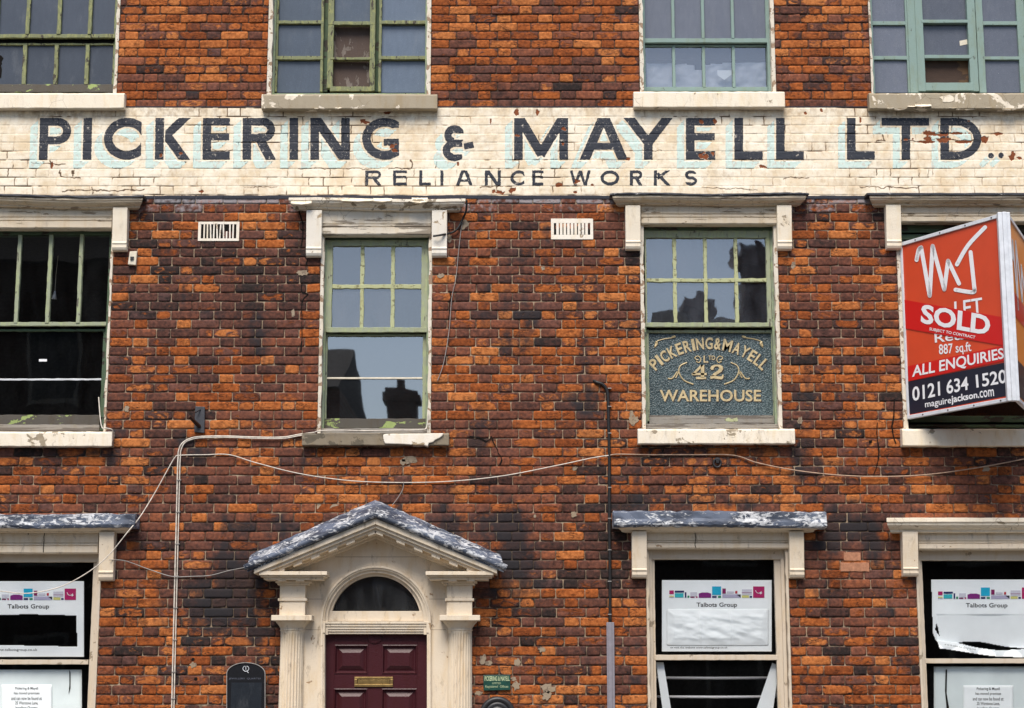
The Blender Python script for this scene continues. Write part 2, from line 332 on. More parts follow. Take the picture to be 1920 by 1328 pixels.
class MB:
    def __init__(s): s.v = []; s.f = []
    def add(s, vs, fs):
        o = len(s.v); s.v += [tuple(q) for q in vs]; s.f += [tuple(i+o for i in f) for f in fs]; return s
    def box(s, x0, x1, d0, d1, z0, z1):
        if x0 > x1: x0, x1 = x1, x0
        if z0 > z1: z0, z1 = z1, z0
        if d0 > d1: d0, d1 = d1, d0
        a, b = -d1, -d0
        return s.add([(x0, a, z0), (x1, a, z0), (x1, b, z0), (x0, b, z0), (x0, a, z1), (x1, a, z1), (x1, b, z1), (x0, b, z1)],
                     [(0, 3, 2, 1), (4, 5, 6, 7), (0, 1, 5, 4), (1, 2, 6, 5), (2, 3, 7, 6), (3, 0, 4, 7)])
    def px(s, x0, y0, x1, y1, d0, d1, ref=None):
        """box whose FRONT face fills the photo rectangle"""
        f = max(d0, d1); r = (y0+y1)/2 if ref is None else ref
        return s.box(WX(x0, r, f), WX(x1, r, f), d0, d1, WZ(y1, f), WZ(y0, f))
    def wob(s, x0, y0, x1, y1, d0, d1, ref=None, j=.0025, n=10):
        """bar like px() but cut into pieces along its length with a wavering outline"""
        f = max(d0, d1); r = (y0+y1)/2 if ref is None else ref
        X0, X1, Z0, Z1 = WX(x0, r, f), WX(x1, r, f), WZ(y1, f), WZ(y0, f); hor = (X1-X0) > (Z1-Z0); vs_ = []; fs = []
        J = lambda: random.uniform(-j, j)
        for i in range(n+1):
            t = i/n
            if hor: x = X0+(X1-X0)*t; c = [(x, -f, Z0+J()), (x, -f, Z1+J()), (x, -min(d0, d1), Z1+J()), (x, -min(d0, d1), Z0+J())]
            else: z = Z0+(Z1-Z0)*t; c = [(X1+J(), -f, z), (X0+J(), -f, z), (X0+J(), -min(d0, d1), z), (X1+J(), -min(d0, d1), z)]
            vs_ += c
        for i in range(n):
            a = i*4; b = a+4
            for q in range(4): fs.append((a+q, a+(q+1) % 4, b+(q+1) % 4, b+q))
        fs += [(3, 2, 1, 0), (n*4, n*4+1, n*4+2, n*4+3)]
        return s.add(vs_, fs)
    def prism(s, pts, d0, d1):
        """pts: world (x,z) counter-clockwise or not; extruded d0..d1"""
        ar = sum(pts[i][0]*pts[(i+1) % len(pts)][1]-pts[(i+1) % len(pts)][0]*pts[i][1] for i in range(len(pts)))
        if ar < 0: pts = pts[::-1]
        n = len(pts); a, b = -max(d0, d1), -min(d0, d1)
        return s.add([(x, a, z) for x, z in pts]+[(x, b, z) for x, z in pts],
                     [tuple(range(n)), tuple(range(2*n-1, n-1, -1))]+[((i+1) % n, i, i+n, (i+1) % n+n) for i in range(n)])
    def ppx(s, pts, d0, d1):
        f = max(d0, d1); return s.prism([W(x, y, f) for x, y in pts], d0, d1)
    def profile(s, prof, x0, x1, n=1, sag=None, j=0.0, mitre=False):
        """prof: list of (d,z) closed outline (counter-clockwise looking along +x or not); extruded along x"""
        m = len(prof); vs_ = []; fs = []
        for i in range(n+1):
            t = i/n; x = x0+(x1-x0)*t
            for (d, z) in prof:
                xx = x
                if mitre:
                    if i == 0: xx = x0 - max(d, 0)*mitre
                    if i == n: xx = x1 + max(d, 0)*mitre
                dz = sag(t) if sag else 0
                vs_.append((xx, -d+random.uniform(-j, j), z+dz+random.uniform(-j, j)))
        for i in range(n):
            a = i*m; b = a+m
            for q in range(m): fs.append((a+q, b+q, b+(q+1) % m, a+(q+1) % m))
        fs += [tuple(range(m)), tuple(range(n*m+m-1, n*m-1, -1))]
        return s.add(vs_, fs)
    def tube(s, pts, r, seg=8, cap=True):
        pts = [Vector(p) for p in pts]; n = len(pts); rr = r if isinstance(r, (list, tuple)) else [r]*n; vs_ = []; fs = []; up = None
        for i, p in enumerate(pts):
            t = (pts[min(i+1, n-1)]-pts[max(i-1, 0)]).normalized()
            if up is None: up = t.orthogonal().normalized()
            up = (up - t*up.dot(t)).normalized(); w = t.cross(up)
            for q in range(seg):
                a = 2*math.pi*q/seg; vs_.append(p+(up*math.cos(a)+w*math.sin(a))*rr[i])
        for i in range(n-1):
            for q in range(seg): fs.append((i*seg+q, i*seg+(q+1) % seg, (i+1)*seg+(q+1) % seg, (i+1)*seg+q))
        if cap: fs += [tuple(range(seg))[::-1], tuple(range((n-1)*seg, n*seg))]
        return s.add(vs_, fs)
    def build(s, name, mat, parent=None, bevel=0.0, smooth=False, seg=2):
        me = bpy.data.meshes.new(name); me.from_pydata(s.v, [], s.f); me.update()
        import bmesh
        bm = bmesh.new(); bm.from_mesh(me); bmesh.ops.recalc_face_normals(bm, faces=bm.faces); bm.to_mesh(me); bm.free()
        return link(name, me, mat, parent, bevel, smooth, seg)
def smooth_path(pts, n=8):
    """Catmull-Rom through the points"""
    pts = [Vector(p) for p in pts]; out = []
    for i in range(len(pts)-1):
        p0, p1, p2, p3 = pts[max(i-1, 0)], pts[i], pts[i+1], pts[min(i+2, len(pts)-1)]
        for k in range(n):
            t = k/n; out.append(.5*((2*p1)+(p2-p0)*t+(2*p0-5*p1+4*p2-p3)*t*t+(3*p1-p0-3*p2+p3)*t**3))
    out.append(pts[-1]); return out

# text from the built-in font, fitted into a quadrilateral -------------------
def font_mesh(body, bold=0.0):
    c = bpy.data.curves.new('lettering', 'FONT'); c.body = body; c.offset = bold; c.resolution_u = 3
    o = bpy.data.objects.new('lettering', c); COL.objects.link(o)
    bpy.context.view_layer.update()
    me = bpy.data.meshes.new_from_object(o.evaluated_get(bpy.context.evaluated_depsgraph_get()))
    v = np.empty(len(me.vertices)*3); me.vertices.foreach_get('co', v); v = v.reshape(-1, 3)[:, :2].copy()
    f = [tuple(p.vertices) for p in me.polygons]
    bpy.data.objects.remove(o); bpy.data.curves.remove(c); bpy.data.meshes.remove(me)
    return v, f
def flat_text(mb, body, quad, plane, lift, bold=0.02, thick=.0012, vr=None):
    """quad: TL,TR,BR,BL photo pixels that the ink box of the text fills; plane(px,py,lift)->Vector"""
    v, f = font_mesh(body, bold)
    if len(v) == 0: return
    lo = v.min(0); hi = v.max(0)
    if vr: lo[1], hi[1] = vr
    q = (v-lo)/(hi-lo+1e-9); tl, tr, br, bl = [np.array(p, float) for p in quad]
    p = (tl*(1-q[:, :1])+tr*q[:, :1])*q[:, 1:] + (bl*(1-q[:, :1])+br*q[:, :1])*(1-q[:, 1:])
    mb.add([plane(x, y, lift) for x, y in p], f)
def rect(x0, y0, x1, y1): return [(x0, y0), (x1, y0), (x1, y1), (x0, y1)]
def on_wall(d): return lambda px, py, lift: P3(px, py, d+lift)

# ------------------------------------------------------------------ the building
bld = empty('brick_building', (0, 0, 0))
tag(bld, 'old red brick works building with peeling windows, pedimented doorway and painted sign band', 'building')

CH = (WZ(203)-WZ(366))/10.0                  # course height
ZB = WZ(203)                                 # a bed joint lies here
XL, XR = WX(-600, 664), WX(2520, 664)
ZTOP = WZ(-300); ZBOT = 0.0
yT, yM, yG = 95, 620, 1180
def opening(x0, x1, y0, y1, ref): return (WX(x0, ref), WX(x1, ref), WZ(y1), WZ(y0))
OPEN = dict(
    T1=opening(-142, 221, -200, 192, yT), T2=opening(503, 807, -200, 192, yT), T3=opening(1200, 1452, -200, 189, yT), T4=opening(1632, 1942, -200, 192, yT),
    M1=opening(-148, 205, 385, 824, yM), M2=opening(600, 808, 385, 824, yM), M3=opening(1203, 1461, 380, 818, yM), M4=opening(1688, 1955, 380, 818, yM),
    G1=opening(-150, 184, 995, 1440, yG), G3=opening(1214, 1480, 995, 1440, yG), G4=opening(1723, 1990, 995, 1440, yG),
    DR=opening(560, 848, 1010, 1700, yG))
OL = list(OPEN.values())

PER = .352; STR = .236
def course_joints(k, x0, x1):
    """x of the perpend joints of course k: Flemish bond, hand-laid"""
    r = np.random.default_rng(1000+k); off = (PER/2 if k % 2 else 0)+r.uniform(-.012, .012)
    n0 = int(math.floor((x0-off)/PER))-1; n1 = int(math.ceil((x1-off)/PER))+1; js = []
    for n in range(n0, n1):
        js += [n*PER+off+r.uniform(-.006, .006), n*PER+off+STR+r.uniform(-.006, .006)]
    return np.array(sorted(js))

# colour zones of the wall, in photo pixels: (x, y, rx, ry, spall, soot)
ZONES = [(700, 60, 2500, 130, .20, .0), (330, 90, 110, 120, .08, .03), (330, 170, 120, 45, -.12, .06), (960, 150, 150, 60, -.14, .05), (1000, 70, 200, 50, .08, 0),
         (1550, 170, 90, 40, -.1, .08), (420, 560, 190, 170, -.13, .02), (1010, 520, 200, 130, -.12, .02), (1570, 560, 130, 220, -.02, -.05), (1570, 420, 100, 60, .0, 0),
         (720, 880, 210, 55, .32, -.08), (1450, 880, 320, 55, .26, -.06), (150, 890, 200, 40, .22, 0), (960, 860, 60, 60, -.1, .04), (480, 760, 90, 70, .1, 0), (870, 760, 60, 90, .14, 0),
         (240, 760, 60, 70, .16, 0), (1120, 640, 100, 90, .06, 0), (1590, 760, 120, 70, .12, -.04),
         (1350, 940, 220, 18, -.2, .45), (1600, 985, 70, 40, -.12, .35), (1780, 958, 130, 12, -.1, .35), (120, 945, 160, 14, -.1, .25),
         (440, 1070, 80, 70, -.05, .55), (400, 1150, 115, 60, 0, .36), (960, 1050, 62, 90, -.1, .55), (1010, 1110, 80, 60, 0, .2), (860, 985, 120, 30, -.1, .38), (560, 985, 100, 35, -.1, .3),
         (430, 985, 100, 20, -.05, .15), (300, 1180, 120, 120, .04, .1), (1000, 1250, 160, 90, .14, -.05), (1600, 1150, 100, 120, .05, .05), (1665, 1160, 22, 100, -.05, .25), (1600, 1290, 120, 40, -.02, .12),
         (1080, 800, 80, 60, -.02, .05), (930, 770, 90, 40, -.12, .12), (620, 940, 160, 14, -.05, .16), (340, 770, 100, 60, -.02, .08), (330, 1090, 60, 60, .02, .08)]
STREAKS = [(400, 560, 110, 60, 0, .16), (1010, 600, 110, 120, 0, .16), (480, 680, 60, 60, 0, .14), (1080, 760, 60, 60, 0, .18), (420, 900, 60, 40, 0, .14), (1560, 620, 60, 60, 0, .1), (330, 165, 90, 30, 0, .25), (930, 160, 120, 30, 0, .25), (1530, 165, 70, 30, 0, .25), (212, 880, 14, 60, 0, .35), (572, 870, 12, 50, 0, .3), (846, 880, 22, 70, 0, .4), (1192, 870, 12, 45, 0, .35), (1494, 870, 12, 50, 0, .3), (1686, 880, 10, 50, 0, .25), (1100, 700, 14, 90, 0, .2), (905, 800, 30, 60, 0, .35), (500, 800, 90, 24, 0, .2), (930, 935, 26, 40, 0, .3), (345, 830, 26, 30, 0, .3), (262, 1010, 14, 50, 0, .35), (1560, 1010, 20, 30, 0, .4), (1640, 1020, 18, 40, 0, .4),
           (120, 850, 110, 9, 0, .25), (700, 848, 130, 7, 0, .12), (1345, 846, 140, 7, 0, .25), (1810, 848, 120, 7, 0, .25), (560, 450, 16, 60, 0, .25), (862, 450, 18, 60, 0, .25), (1160, 450, 14, 50, 0, .15)]  # this row: dark bands right below the sills, then dark uprights beside the brackets
def build_bricks():
    xs_cells = 5; zs_cells = 3
    nk0 = int(math.floor((ZBOT-ZB)/CH)); nk1 = int(math.ceil((ZTOP-ZB)/CH)); bricks = []
    for k in range(nk0, nk1):
        z0 = ZB+k*CH; z1 = z0+CH; zc = (z0+z1)/2
        if -10 <= k < 0: continue                           # the painted band is laid separately
        cuts = sorted((a-.004, b+.004) for a, b, c, e in OL if c-.01 < zc < e+.01)
        segs = []; x = XL
        for a, b in cuts:
            if a > x: segs.append((x, a))
            x = max(x, b)
        if x < XR: segs.append((x, XR))
        for a, b in segs:
            js = [q for q in course_joints(k, a, b) if a+.045 < q < b-.045]; js = [a]+js+[b]
            for p, q in zip(js[:-1], js[1:]): bricks.append((p, q, z0, z1, k))
    B = np.array([(p, q, a, b) for p, q, a, b, k in bricks]); n = len(B)
    cx = (B[:, 0]+B[:, 1])/2; cz = (B[:, 2]+B[:, 3])/2; px, py = proj(cx, cz)
    spall = np.full(n, .27); soot = np.full(n, .02)
    for (x, y, rx, ry, s, t) in ZONES:
        g = np.exp(-((px-x)/rx)**2-((py-y)/ry)**2); spall += s*g; soot += t*g
    reg = vnoise(cx*1.5, cz*2.2, 5, 2); spall += (reg-.5)*np.where((py > 385) & (py < 830), .4, .6)+np.where((py > 385) & (py < 830), .03, 0)
    u = RNG.random(n); st = (B[:, 1]-B[:, 0])
    # one brick in a few is blown to orange, some are half blown, the rest keep their dark skin
    pr = np.clip(spall*1.45+.10, .05, .9)
    sp = np.where(u < pr*.52, RNG.uniform(.52, 1.0, n), np.where(u < pr*1.35, RNG.uniform(.27, .56, n), RNG.uniform(0, .3, n)))
    top = py < 205
    tone = RNG.beta(1.6, 1.7, n)*.8+.02; tone = np.where((py > 385) & (py < 830), .16+tone*.62, tone); tone = np.where(top, tone*1.0+.08, tone); tone = np.where(py > 840, tone*1.0+.08, tone)
    tone = np.where(RNG.random(n) < .07, RNG.uniform(0, .12, n), tone); tone = np.clip(tone, 0, 1)
    so_ = np.clip(soot+RNG.normal(0, .07, n), 0, 1); so_ = np.where(RNG.random(n) < .045, so_+.3, so_)
    resid = np.where((py > 366) & (py < 388), RNG.uniform(.3, .8, n), np.where((py > 388) & (py < 405), RNG.uniform(0, .5, n), 0.0))
    g = np.exp(-((px-1668)/12)**2)*(py > 1010)*(py < 1330); resid = np.maximum(resid, g*.55)
    r1 = RNG.random(n); r2 = RNG.random(n)
    low = vnoise(cx*1.1+9, cz*1.4, 15, 2); tone = np.clip(tone+(low-.5)*.7, 0, 1)
    # geometry: a 5x3 face with worn arrises, and a skirt going back into the joint
    U = np.linspace(0, 1, xs_cells+1); V = np.linspace(0, 1, zs_cells+1)
    U[1], U[-2] = .07, .93; V[1], V[-2] = .2, .8
    uu, vv = np.meshgrid(U, V); uu = uu.ravel(); vv = vv.ravel(); nv = len(uu)
    gap = .0029
    x0 = B[:, 0:1]+gap+RNG.uniform(-.0014, .0014, (n, 1)); x1 = B[:, 1:2]-gap+RNG.uniform(-.0014, .0014, (n, 1))
    z0 = B[:, 2:3]+gap+RNG.uniform(-.0012, .0012, (n, 1)); z1 = B[:, 3:4]-gap+RNG.uniform(-.0012, .0012, (n, 1))
    tilt = RNG.normal(0, .0016, (n, 1))
    X = x0+(x1-x0)*uu; Z = z0+(z1-z0)*vv+tilt*(uu-.5)*2
    edge = ((uu == 0) | (uu == 1) | (vv == 0) | (vv == 1)); corner = ((uu == 0) | (uu == 1)) & ((vv == 0) | (vv == 1))
    X = X+RNG.uniform(-.0012, .0012, X.shape); Z = Z+RNG.uniform(-.0012, .0012, Z.shape)
    X = X+np.where(corner, (.5-uu)*2*.0035, 0); Z = Z+np.where(corner, (.5-vv)*2*.003, 0)
    Y = RNG.normal(0, .0016, (n, 1))+np.where(edge, .0016, 0)+RNG.uniform(-.0008, .0008, X.shape)
    Y = Y+np.where(~edge, 1, .35)*np.clip(sp[:, None]-.25, 0, 1)*RNG.uniform(0, .0045, X.shape)
    odd = RNG.random(n) < .02; Y[odd] += RNG.uniform(-.01, .004, (odd.sum(), 1))
    front = np.stack([X, Y, Z], -1)
    per = [i for i in range(xs_cells+1)]+[(xs_cells+1)*j+xs_cells for j in range(1, zs_cells+1)]
    per += [(xs_cells+1)*zs_cells+i for i in range(xs_cells-1, -1, -1)]+[(xs_cells+1)*j for j in range(zs_cells-1, 0, -1)]
    back = front[:, per].copy(); back[..., 1] = .05; npv = len(per)
    verts = np.concatenate([front, back], 1).reshape(-1, 3); tot = nv+npv
    fc = []
    for j in range(zs_cells):
        for i in range(xs_cells):
            a = j*(xs_cells+1)+i; fc.append((a, a+1, a+xs_cells+2, a+xs_cells+1))
    for i in range(npv): fc.append((per[(i+1) % npv], per[i], nv+i, nv+(i+1) % npv))
    fc = np.array(fc); faces = (fc[None]+(np.arange(n)*tot)[:, None, None]).reshape(-1, 4)
    me = grid_mesh('wall', verts, faces)
    bk = np.repeat(np.stack([tone, sp, so_, r2], -1), tot, 0)
    vpx, vpy = proj(verts[:, 0], verts[:, 2]); sv = np.zeros(len(verts))
    for (x, y, rx, ry, s, t) in ZONES+STREAKS: sv += t*np.exp(-((vpx-x)/rx)**2-((vpy-y)/ry)**2)
    blot = vnoise(verts[:, 0]*1.5, verts[:, 2]*2.0, 33, 4); sv += .22*sstep(.55, .74, blot)*(vpy > 385)+.25*sstep(.56, .72, blot)*(vpy < 205)
    st_ = vnoise(verts[:, 0]*7, verts[:, 2]*1.1, 44, 3); sv += .22*sstep(.56, .74, st_)*(vpy > 385)
    bk[:, 2] = np.clip(sv+np.repeat(so_-soot, tot, 0)*.8, 0, 1)
    ub = np.concatenate([uu, uu[per]]); vb = np.concatenate([vv, vv[per]])
    buv = np.stack([np.tile(ub, n), np.tile(vb, n), np.repeat(r1, tot), np.repeat(resid, tot)], -1)
    put_attr(me, 'bk', bk); put_attr(me, 'buv', buv)
    return link('brickwork', me, M['brick'], bld)
def grid_mesh(name, verts, faces):
    me = bpy.data.meshes.new(name); nf = len(faces)
    me.vertices.add(len(verts)); me.vertices.foreach_set('co', np.asarray(verts, np.float32).ravel())
    me.loops.add(nf*4); me.loops.foreach_set('vertex_index', np.asarray(faces, np.int32).ravel())
    me.polygons.add(nf); me.polygons.foreach_set('loop_start', np.arange(0, nf*4, 4, dtype=np.int32))
    me.update(calc_edges=True); me.validate(); return me
def put_attr(me, name, arr):
    a = me.color_attributes.new(name, 'FLOAT_COLOR', 'POINT'); a.data.foreach_set('color', np.asarray(arr, np.float32).ravel())
def build_mortar():
    st = .06; nx = int((XR-XL)/st); nz = int((ZTOP-ZBOT)/st)
    xs = sorted(set(list(np.linspace(XL, XR, nx))+[q for a in OL for q in a[:2]])); zs = sorted(set(list(np.linspace(ZBOT, ZTOP, nz))+[min(max(q, ZBOT), ZTOP) for a in OL for q in a[2:]]))
    xs = np.array(xs); zs = np.array(zs); gx, gz = np.meshgrid(xs, zs); n = len(xs)
    verts = np.stack([gx, np.full_like(gx, .0072)+RNG.uniform(-.0008, .0008, gx.shape), gz], -1).reshape(-1, 3); fs = []
    for j in range(len(zs)-1):
        zc = (zs[j]+zs[j+1])/2
        for i in range(n-1):
            xc = (xs[i]+xs[i+1])/2
            if any(a < xc < b and c < zc < e for a, b, c, e in OL): continue
            a = j*n+i; fs.append((a, a+1, a+n+1, a+n))
    me = grid_mesh('mortar', verts, fs); px, py = proj(verts[:, 0], verts[:, 2])
    light = np.where(py < 300, .08, np.where(py < 840, .58, .46)); soot = np.zeros(len(px))
    for (x, y, rx, ry, s, t) in ZONES: soot += t*np.exp(-((px-x)/rx)**2-((py-y)/ry)**2)
    put_attr(me, 'mo', np.stack([light, np.clip(soot, 0, 1), soot*0, soot*0+1], -1))
    return link('mortar', me, M['mortar'], bld)
build_bricks(); build_mortar()

# ------------------------------------------------------------------ the painted sign band
def s_box(x, y, ax, ay, bx, by, w):
    dx, dy = bx-ax, by-ay; L = math.hypot(dx, dy); dx /= L; dy /= L; mx, my = (ax+bx)/2, (ay+by)/2
    u = np.abs((x-mx)*dx+(y-my)*dy)-L/2; v = np.abs(-(x-mx)*dy+(y-my)*dx)-w/2
    return np.maximum(u, v)
def s_ring(x, y, cx, cy, rx, ry, w):
    """elliptic ring: rx, ry to the outer edge, w stroke width"""
    a, b = (x-cx), (y-cy); ro = np.hypot(a/rx, b/ry); ri = np.hypot(a/(rx-w), b/(ry-w))
    return np.maximum((ro-1)*min(rx, ry), (1-ri)*(min(rx, ry)-w))
def U_(*a):
    r = a[0]
    for q in a[1:]: r = np.minimum(r, q)
    return r
def I_(*a):
    r = a[0]
    for q in a[1:]: r = np.maximum(r, q)
    return r
def clipy(q, y0=None, y1=None, x=None, x0=None, x1=None, y=None):
    if y0 is not None: q = np.maximum(q, y0-y)
    if y1 is not None: q = np.maximum(q, y-y1)
    if x0 is not None: q = np.maximum(q, x0-x)
    if x1 is not None: q = np.maximum(q, x-x1)
    return q
def glyph(ch, x, y, x0, x1, t, b, w):
    """signed distance of one hand-painted capital that fills x0..x1, t..b"""
    h = b-t; c = lambda q, **k: clipy(q, x=x, y=y, **k); wh = w*.97
    stem = s_box(x, y, x0+w/2, t, x0+w/2, b, w)
    if ch == 'I': return s_box(x, y, (x0+x1)/2, t, (x0+x1)/2, b, w)
    if ch in 'PRD':
        y1 = {'P': t+h*.63, 'R': t+h*.57, 'D': b}[ch]; ry = (y1-t)/2; rx = min(ry*1.0, (x1-x0)*.62) if ch != 'D' else (x1-x0)*.6
        xr = x1 if ch != 'R' else x1-(x1-x0)*.08
        cx = xr-rx; bowl = c(s_ring(x, y, cx, t+ry, rx, ry, wh*.95), x0=cx)
        bars = U_(s_box(x, y, x0+1, t+wh*.46, cx+.5, t+wh*.46, wh*.92), s_box(x, y, x0+1, y1-wh*.46, cx+.5, y1-wh*.46, wh*.92)); r = U_(stem, bowl, bars)
        if ch == 'R': r = U_(r, c(s_box(x, y, x0+(x1-x0)*.42, y1-wh*.9, x1-w*.55, b+w*.5, w*1.05), y1=b, y0=y1-wh))
        return r
    if ch == 'C':
        rx = (x1-x0)*.62; ry = h/2; r = s_ring(x, y, x0+rx, t+ry, rx, ry, w); return c(r, x1=x1)if True else r
    if ch == 'G':
        rx = (x1-x0)*.62; ry = h/2; r = c(s_ring(x, y, x0+rx, t+ry, rx, ry, w), x1=x1)
        r = np.maximum(r, -I_(x0+rx-x, np.abs(y-(t+h*.43))-h*.15)) if False else r
        cut = I_(x0+rx+4-x, np.abs(y-(t+h*.37))-h*.13); r = np.maximum(r, -cut)
        return U_(r, s_box(x, y, x1-w/2, t+h*.5, x1-w/2, b-h*.13, w), s_box(x, y, x1-w*1.75, t+h*.5+wh*.42, x1, t+h*.5+wh*.42, wh*.84))
    if ch == 'O': return s_ring(x, y, (x0+x1)/2, (t+b)/2, (x1-x0)/2, h/2, w)
    if ch == 'E':
        return U_(stem, s_box(x, y, x0, t+wh*.45, x1, t+wh*.45, wh*.9), s_box(x, y, x0, b-wh*.5, x1, b-wh*.5, wh), s_box(x, y, x0, t+h*.45, x1-1, t+h*.45, wh*.85))
    if ch == 'L': return U_(stem, s_box(x, y, x0, b-wh*.5, x1, b-wh*.5, wh))
    if ch == 'T': return U_(s_box(x, y, x0, t+wh*.46, x1, t+wh*.46, wh*.92), s_box(x, y, (x0+x1)/2+1, t, (x0+x1)/2+1, b, w))
    if ch == 'K':
        j = (x0+w+3, t+h*.42); up = c(s_box(x, y, j[0]-3, j[1]+4, x1-w*.5+6, t-7, w*.95), y0=t, y1=t+h*.6, x0=x0+w*1.15)
        lo = c(s_box(x, y, j[0]-2, j[1]-6, x1-w*.5+4, b+6, w*1.05), y1=b, x0=x0+w*1.15); return U_(stem, up, lo)
    if ch == 'N':
        st2 = s_box(x, y, x1-w*.5, t, x1-w*.5, b, w); return U_(s_box(x, y, x0+w*.5, t, x0+w*.5, b, w), st2, c(s_box(x, y, x0+w*.42, t-4, x1-w*.42, b+4, w*1.1), y0=t, y1=b))
    if ch == 'M':
        m = (x0+x1)/2; st2 = s_box(x, y, x1-w*.5, t, x1-w*.5, b, w)
        return U_(stem, st2, c(s_box(x, y, x0+w*.45, t-5, m+1, b-w*.55, w*1.05), y0=t, x1=m+w*.5), c(s_box(x, y, x1-w*.45, t-5, m-1, b-w*.55, w*1.05), y0=t, x0=m-w*.5))
    if ch == 'A':
        m = (x0+x1)/2; return U_(c(s_box(x, y, m-1+w*.1, t-6, x0+w*.48, b+6, w*1.08), y0=t, y1=b), c(s_box(x, y, m+1-w*.1, t-6, x1-w*.48, b+6, w*1.08), y0=t, y1=b),
                                 c(s_box(x, y, x0+(x1-x0)*.24, t+h*.68, x1-(x1-x0)*.24, t+h*.68, wh*.8)))
    if ch == 'Y':
        m = (x0+x1)/2; j = t+h*.58
        return U_(s_box(x, y, m, j-5, m, b, w), c(s_box(x, y, x0+w*.3, t-8, m+1, j+2, w*1.02), y0=t), c(s_box(x, y, x1-w*.3, t-8, m-1, j+2, w*1.02), y0=t))
    if ch == 'W':
        q = (x1-x0)/4; P = [(x0+w*.4, t-3), (x0+q*1.05, b), (x0+2*q, t), (x0+q*2.95, b), (x1-w*.4, t-3)]
        return U_(*[c(s_box(x, y, *P[i], *P[i+1], w*.92), y0=t, y1=b) for i in range(4)])
    if ch == 'S':
        r = (h+w)/4; rx = (x1-x0)/2; cx = (x0+x1)/2; t1 = c(s_ring(x, y, cx, t+r, rx, r, w)); b1 = c(s_ring(x, y, cx, b-r, rx, r, w))
        t1 = np.maximum(t1, -I_(cx+rx*.1-x, (t+r*.95)-y, y-(t+2*r-w*.2)) if False else -I_(cx+1-x, t+r*.75-y)); b1 = np.maximum(b1, -I_(x-cx+1, y-(b-r*.75)))
        return U_(t1, b1)
    if ch == '&':                                        # the open ampersand, like a reversed 3 with a tick
        cx = x0+(x1-x0)*.40; m = t+h*.45; w_ = w*.86
        a = s_ring(x, y, x0+22, (t+m)/2+1.5, 19, (m-t)/2+5, w_); a = clipy(a, x=x, y=y, x1=x0+39)
        a = np.maximum(a, -I_(x0+22-x, np.abs(y-(t+m)/2-4)-6)); d_ = s_ring(x, y, x0+22, (m+b)/2, 22, (b-m)/2+3, w_); d_ = clipy(d_, x=x, y=y, x1=x0+37)
        d_ = np.maximum(d_, -I_(x0+20-x, np.abs(y-(m+b)/2)-7))
        return U_(a, d_, s_box(x, y, x0+40, t+h*.60, x1, t+h*.54, w*.72))
WORDS = {'upper': [('P', 74, 133), ('I', 156, 172), ('C', 195, 265), ('K', 291, 355), ('E', 380, 431), ('R', 455, 521), ('I', 543, 559), ('N', 582, 656), ('G', 679, 748)],
         'amp': [('&', 830, 888)], 'mayell': [('M', 964, 1065), ('A', 1086, 1178), ('Y', 1169, 1262), ('E', 1286, 1341), ('L', 1377, 1430), ('L', 1455, 1507)],
         'ltd': [('L', 1588, 1640), ('T', 1653, 1742), ('D', 1763, 1840)]}
SMALL = {'reliance': [('R', 685, 717), ('E', 737, 763), ('L', 786, 808), ('I', 825, 832), ('A', 853, 888), ('N', 909, 939), ('C', 957, 983), ('E', 998, 1019)],
         'works': [('W', 1068, 1108), ('O', 1126, 1161), ('R', 1181, 1206), ('K', 1226, 1258), ('S', 1284, 1307)]}
CHIPS = [(682, 229, 9, 6), (735, 274, 9, 5), (740, 281, 8, 4), (968, 211, 8, 6), (1008, 210, 4, 7), (1316, 229, 5, 4), (1322, 292, 15, 7), (1336, 288, 6, 5), (1340, 230, 4, 6), (1057, 243, 5, 4),
         (1081, 340, 6, 5), (938, 361, 14, 5), (962, 357, 9, 6), (1048, 347, 7, 4), (1110, 347, 4, 3), (1817, 227, 5, 5), (302, 291, 3, 5), (340, 287, 6, 3), (859, 308, 2, 5), (1613, 226, 3, 6),
         (1742, 250, 11, 5), (1760, 253, 20, 3), (1800, 250, 22, 3), (1700, 263, 12, 4), (1741, 262, 9, 7), (1770, 263, 14, 5), (1735, 266, 20, 3), (1805, 266, 22, 3), (1845, 262, 9, 7), (1872, 251, 14, 3),
         (1898, 291, 6, 8), (1912, 298, 8, 3), (1429, 312, 10, 4), (1510, 212, 3, 3), (1540, 207, 3, 4), (1178, 299, 5, 3), (920, 226, 2, 6), (728, 211, 8, 4), (970, 254, 4, 3), (377, 359, 5, 3), (1078, 361, 3, 3), (97, 311, 3, 7), (1055, 270, 4, 3)]
CRACKS = [(60, 305, 125, 309, 1.6), (95, 300, 97, 316, 2), (113, 332, 150, 336, 2), (112, 318, 113, 332, 1.5), (137, 318, 137, 332, 1.4), (650, 316, 700, 317, 1.2), (728, 316, 770, 317, 1.5), (770, 300, 772, 316, 2), (818, 302, 817, 316, 1.3),
          (1640, 265, 1660, 264, 1.5), (1655, 252, 1658, 264, 1.6), (1740, 262, 1850, 264, 1.8), (1690, 264, 1740, 266, 1.6), (1735, 249, 1800, 251, 1.8), (1470, 334, 1520, 332, 1), (1740, 318, 1742, 334, 1), (460, 352, 520, 351, 1),
          (115, 358, 270, 357, 1.6), (175, 352, 176, 366, 1.4), (1315, 352, 1420, 356, 1), (1610, 351, 1720, 353, 1.2), (900, 351, 960, 350, 1.2), (1180, 282, 1240, 283, .8), (560, 316, 650, 316, 1), (400, 282, 460, 283, .8)]
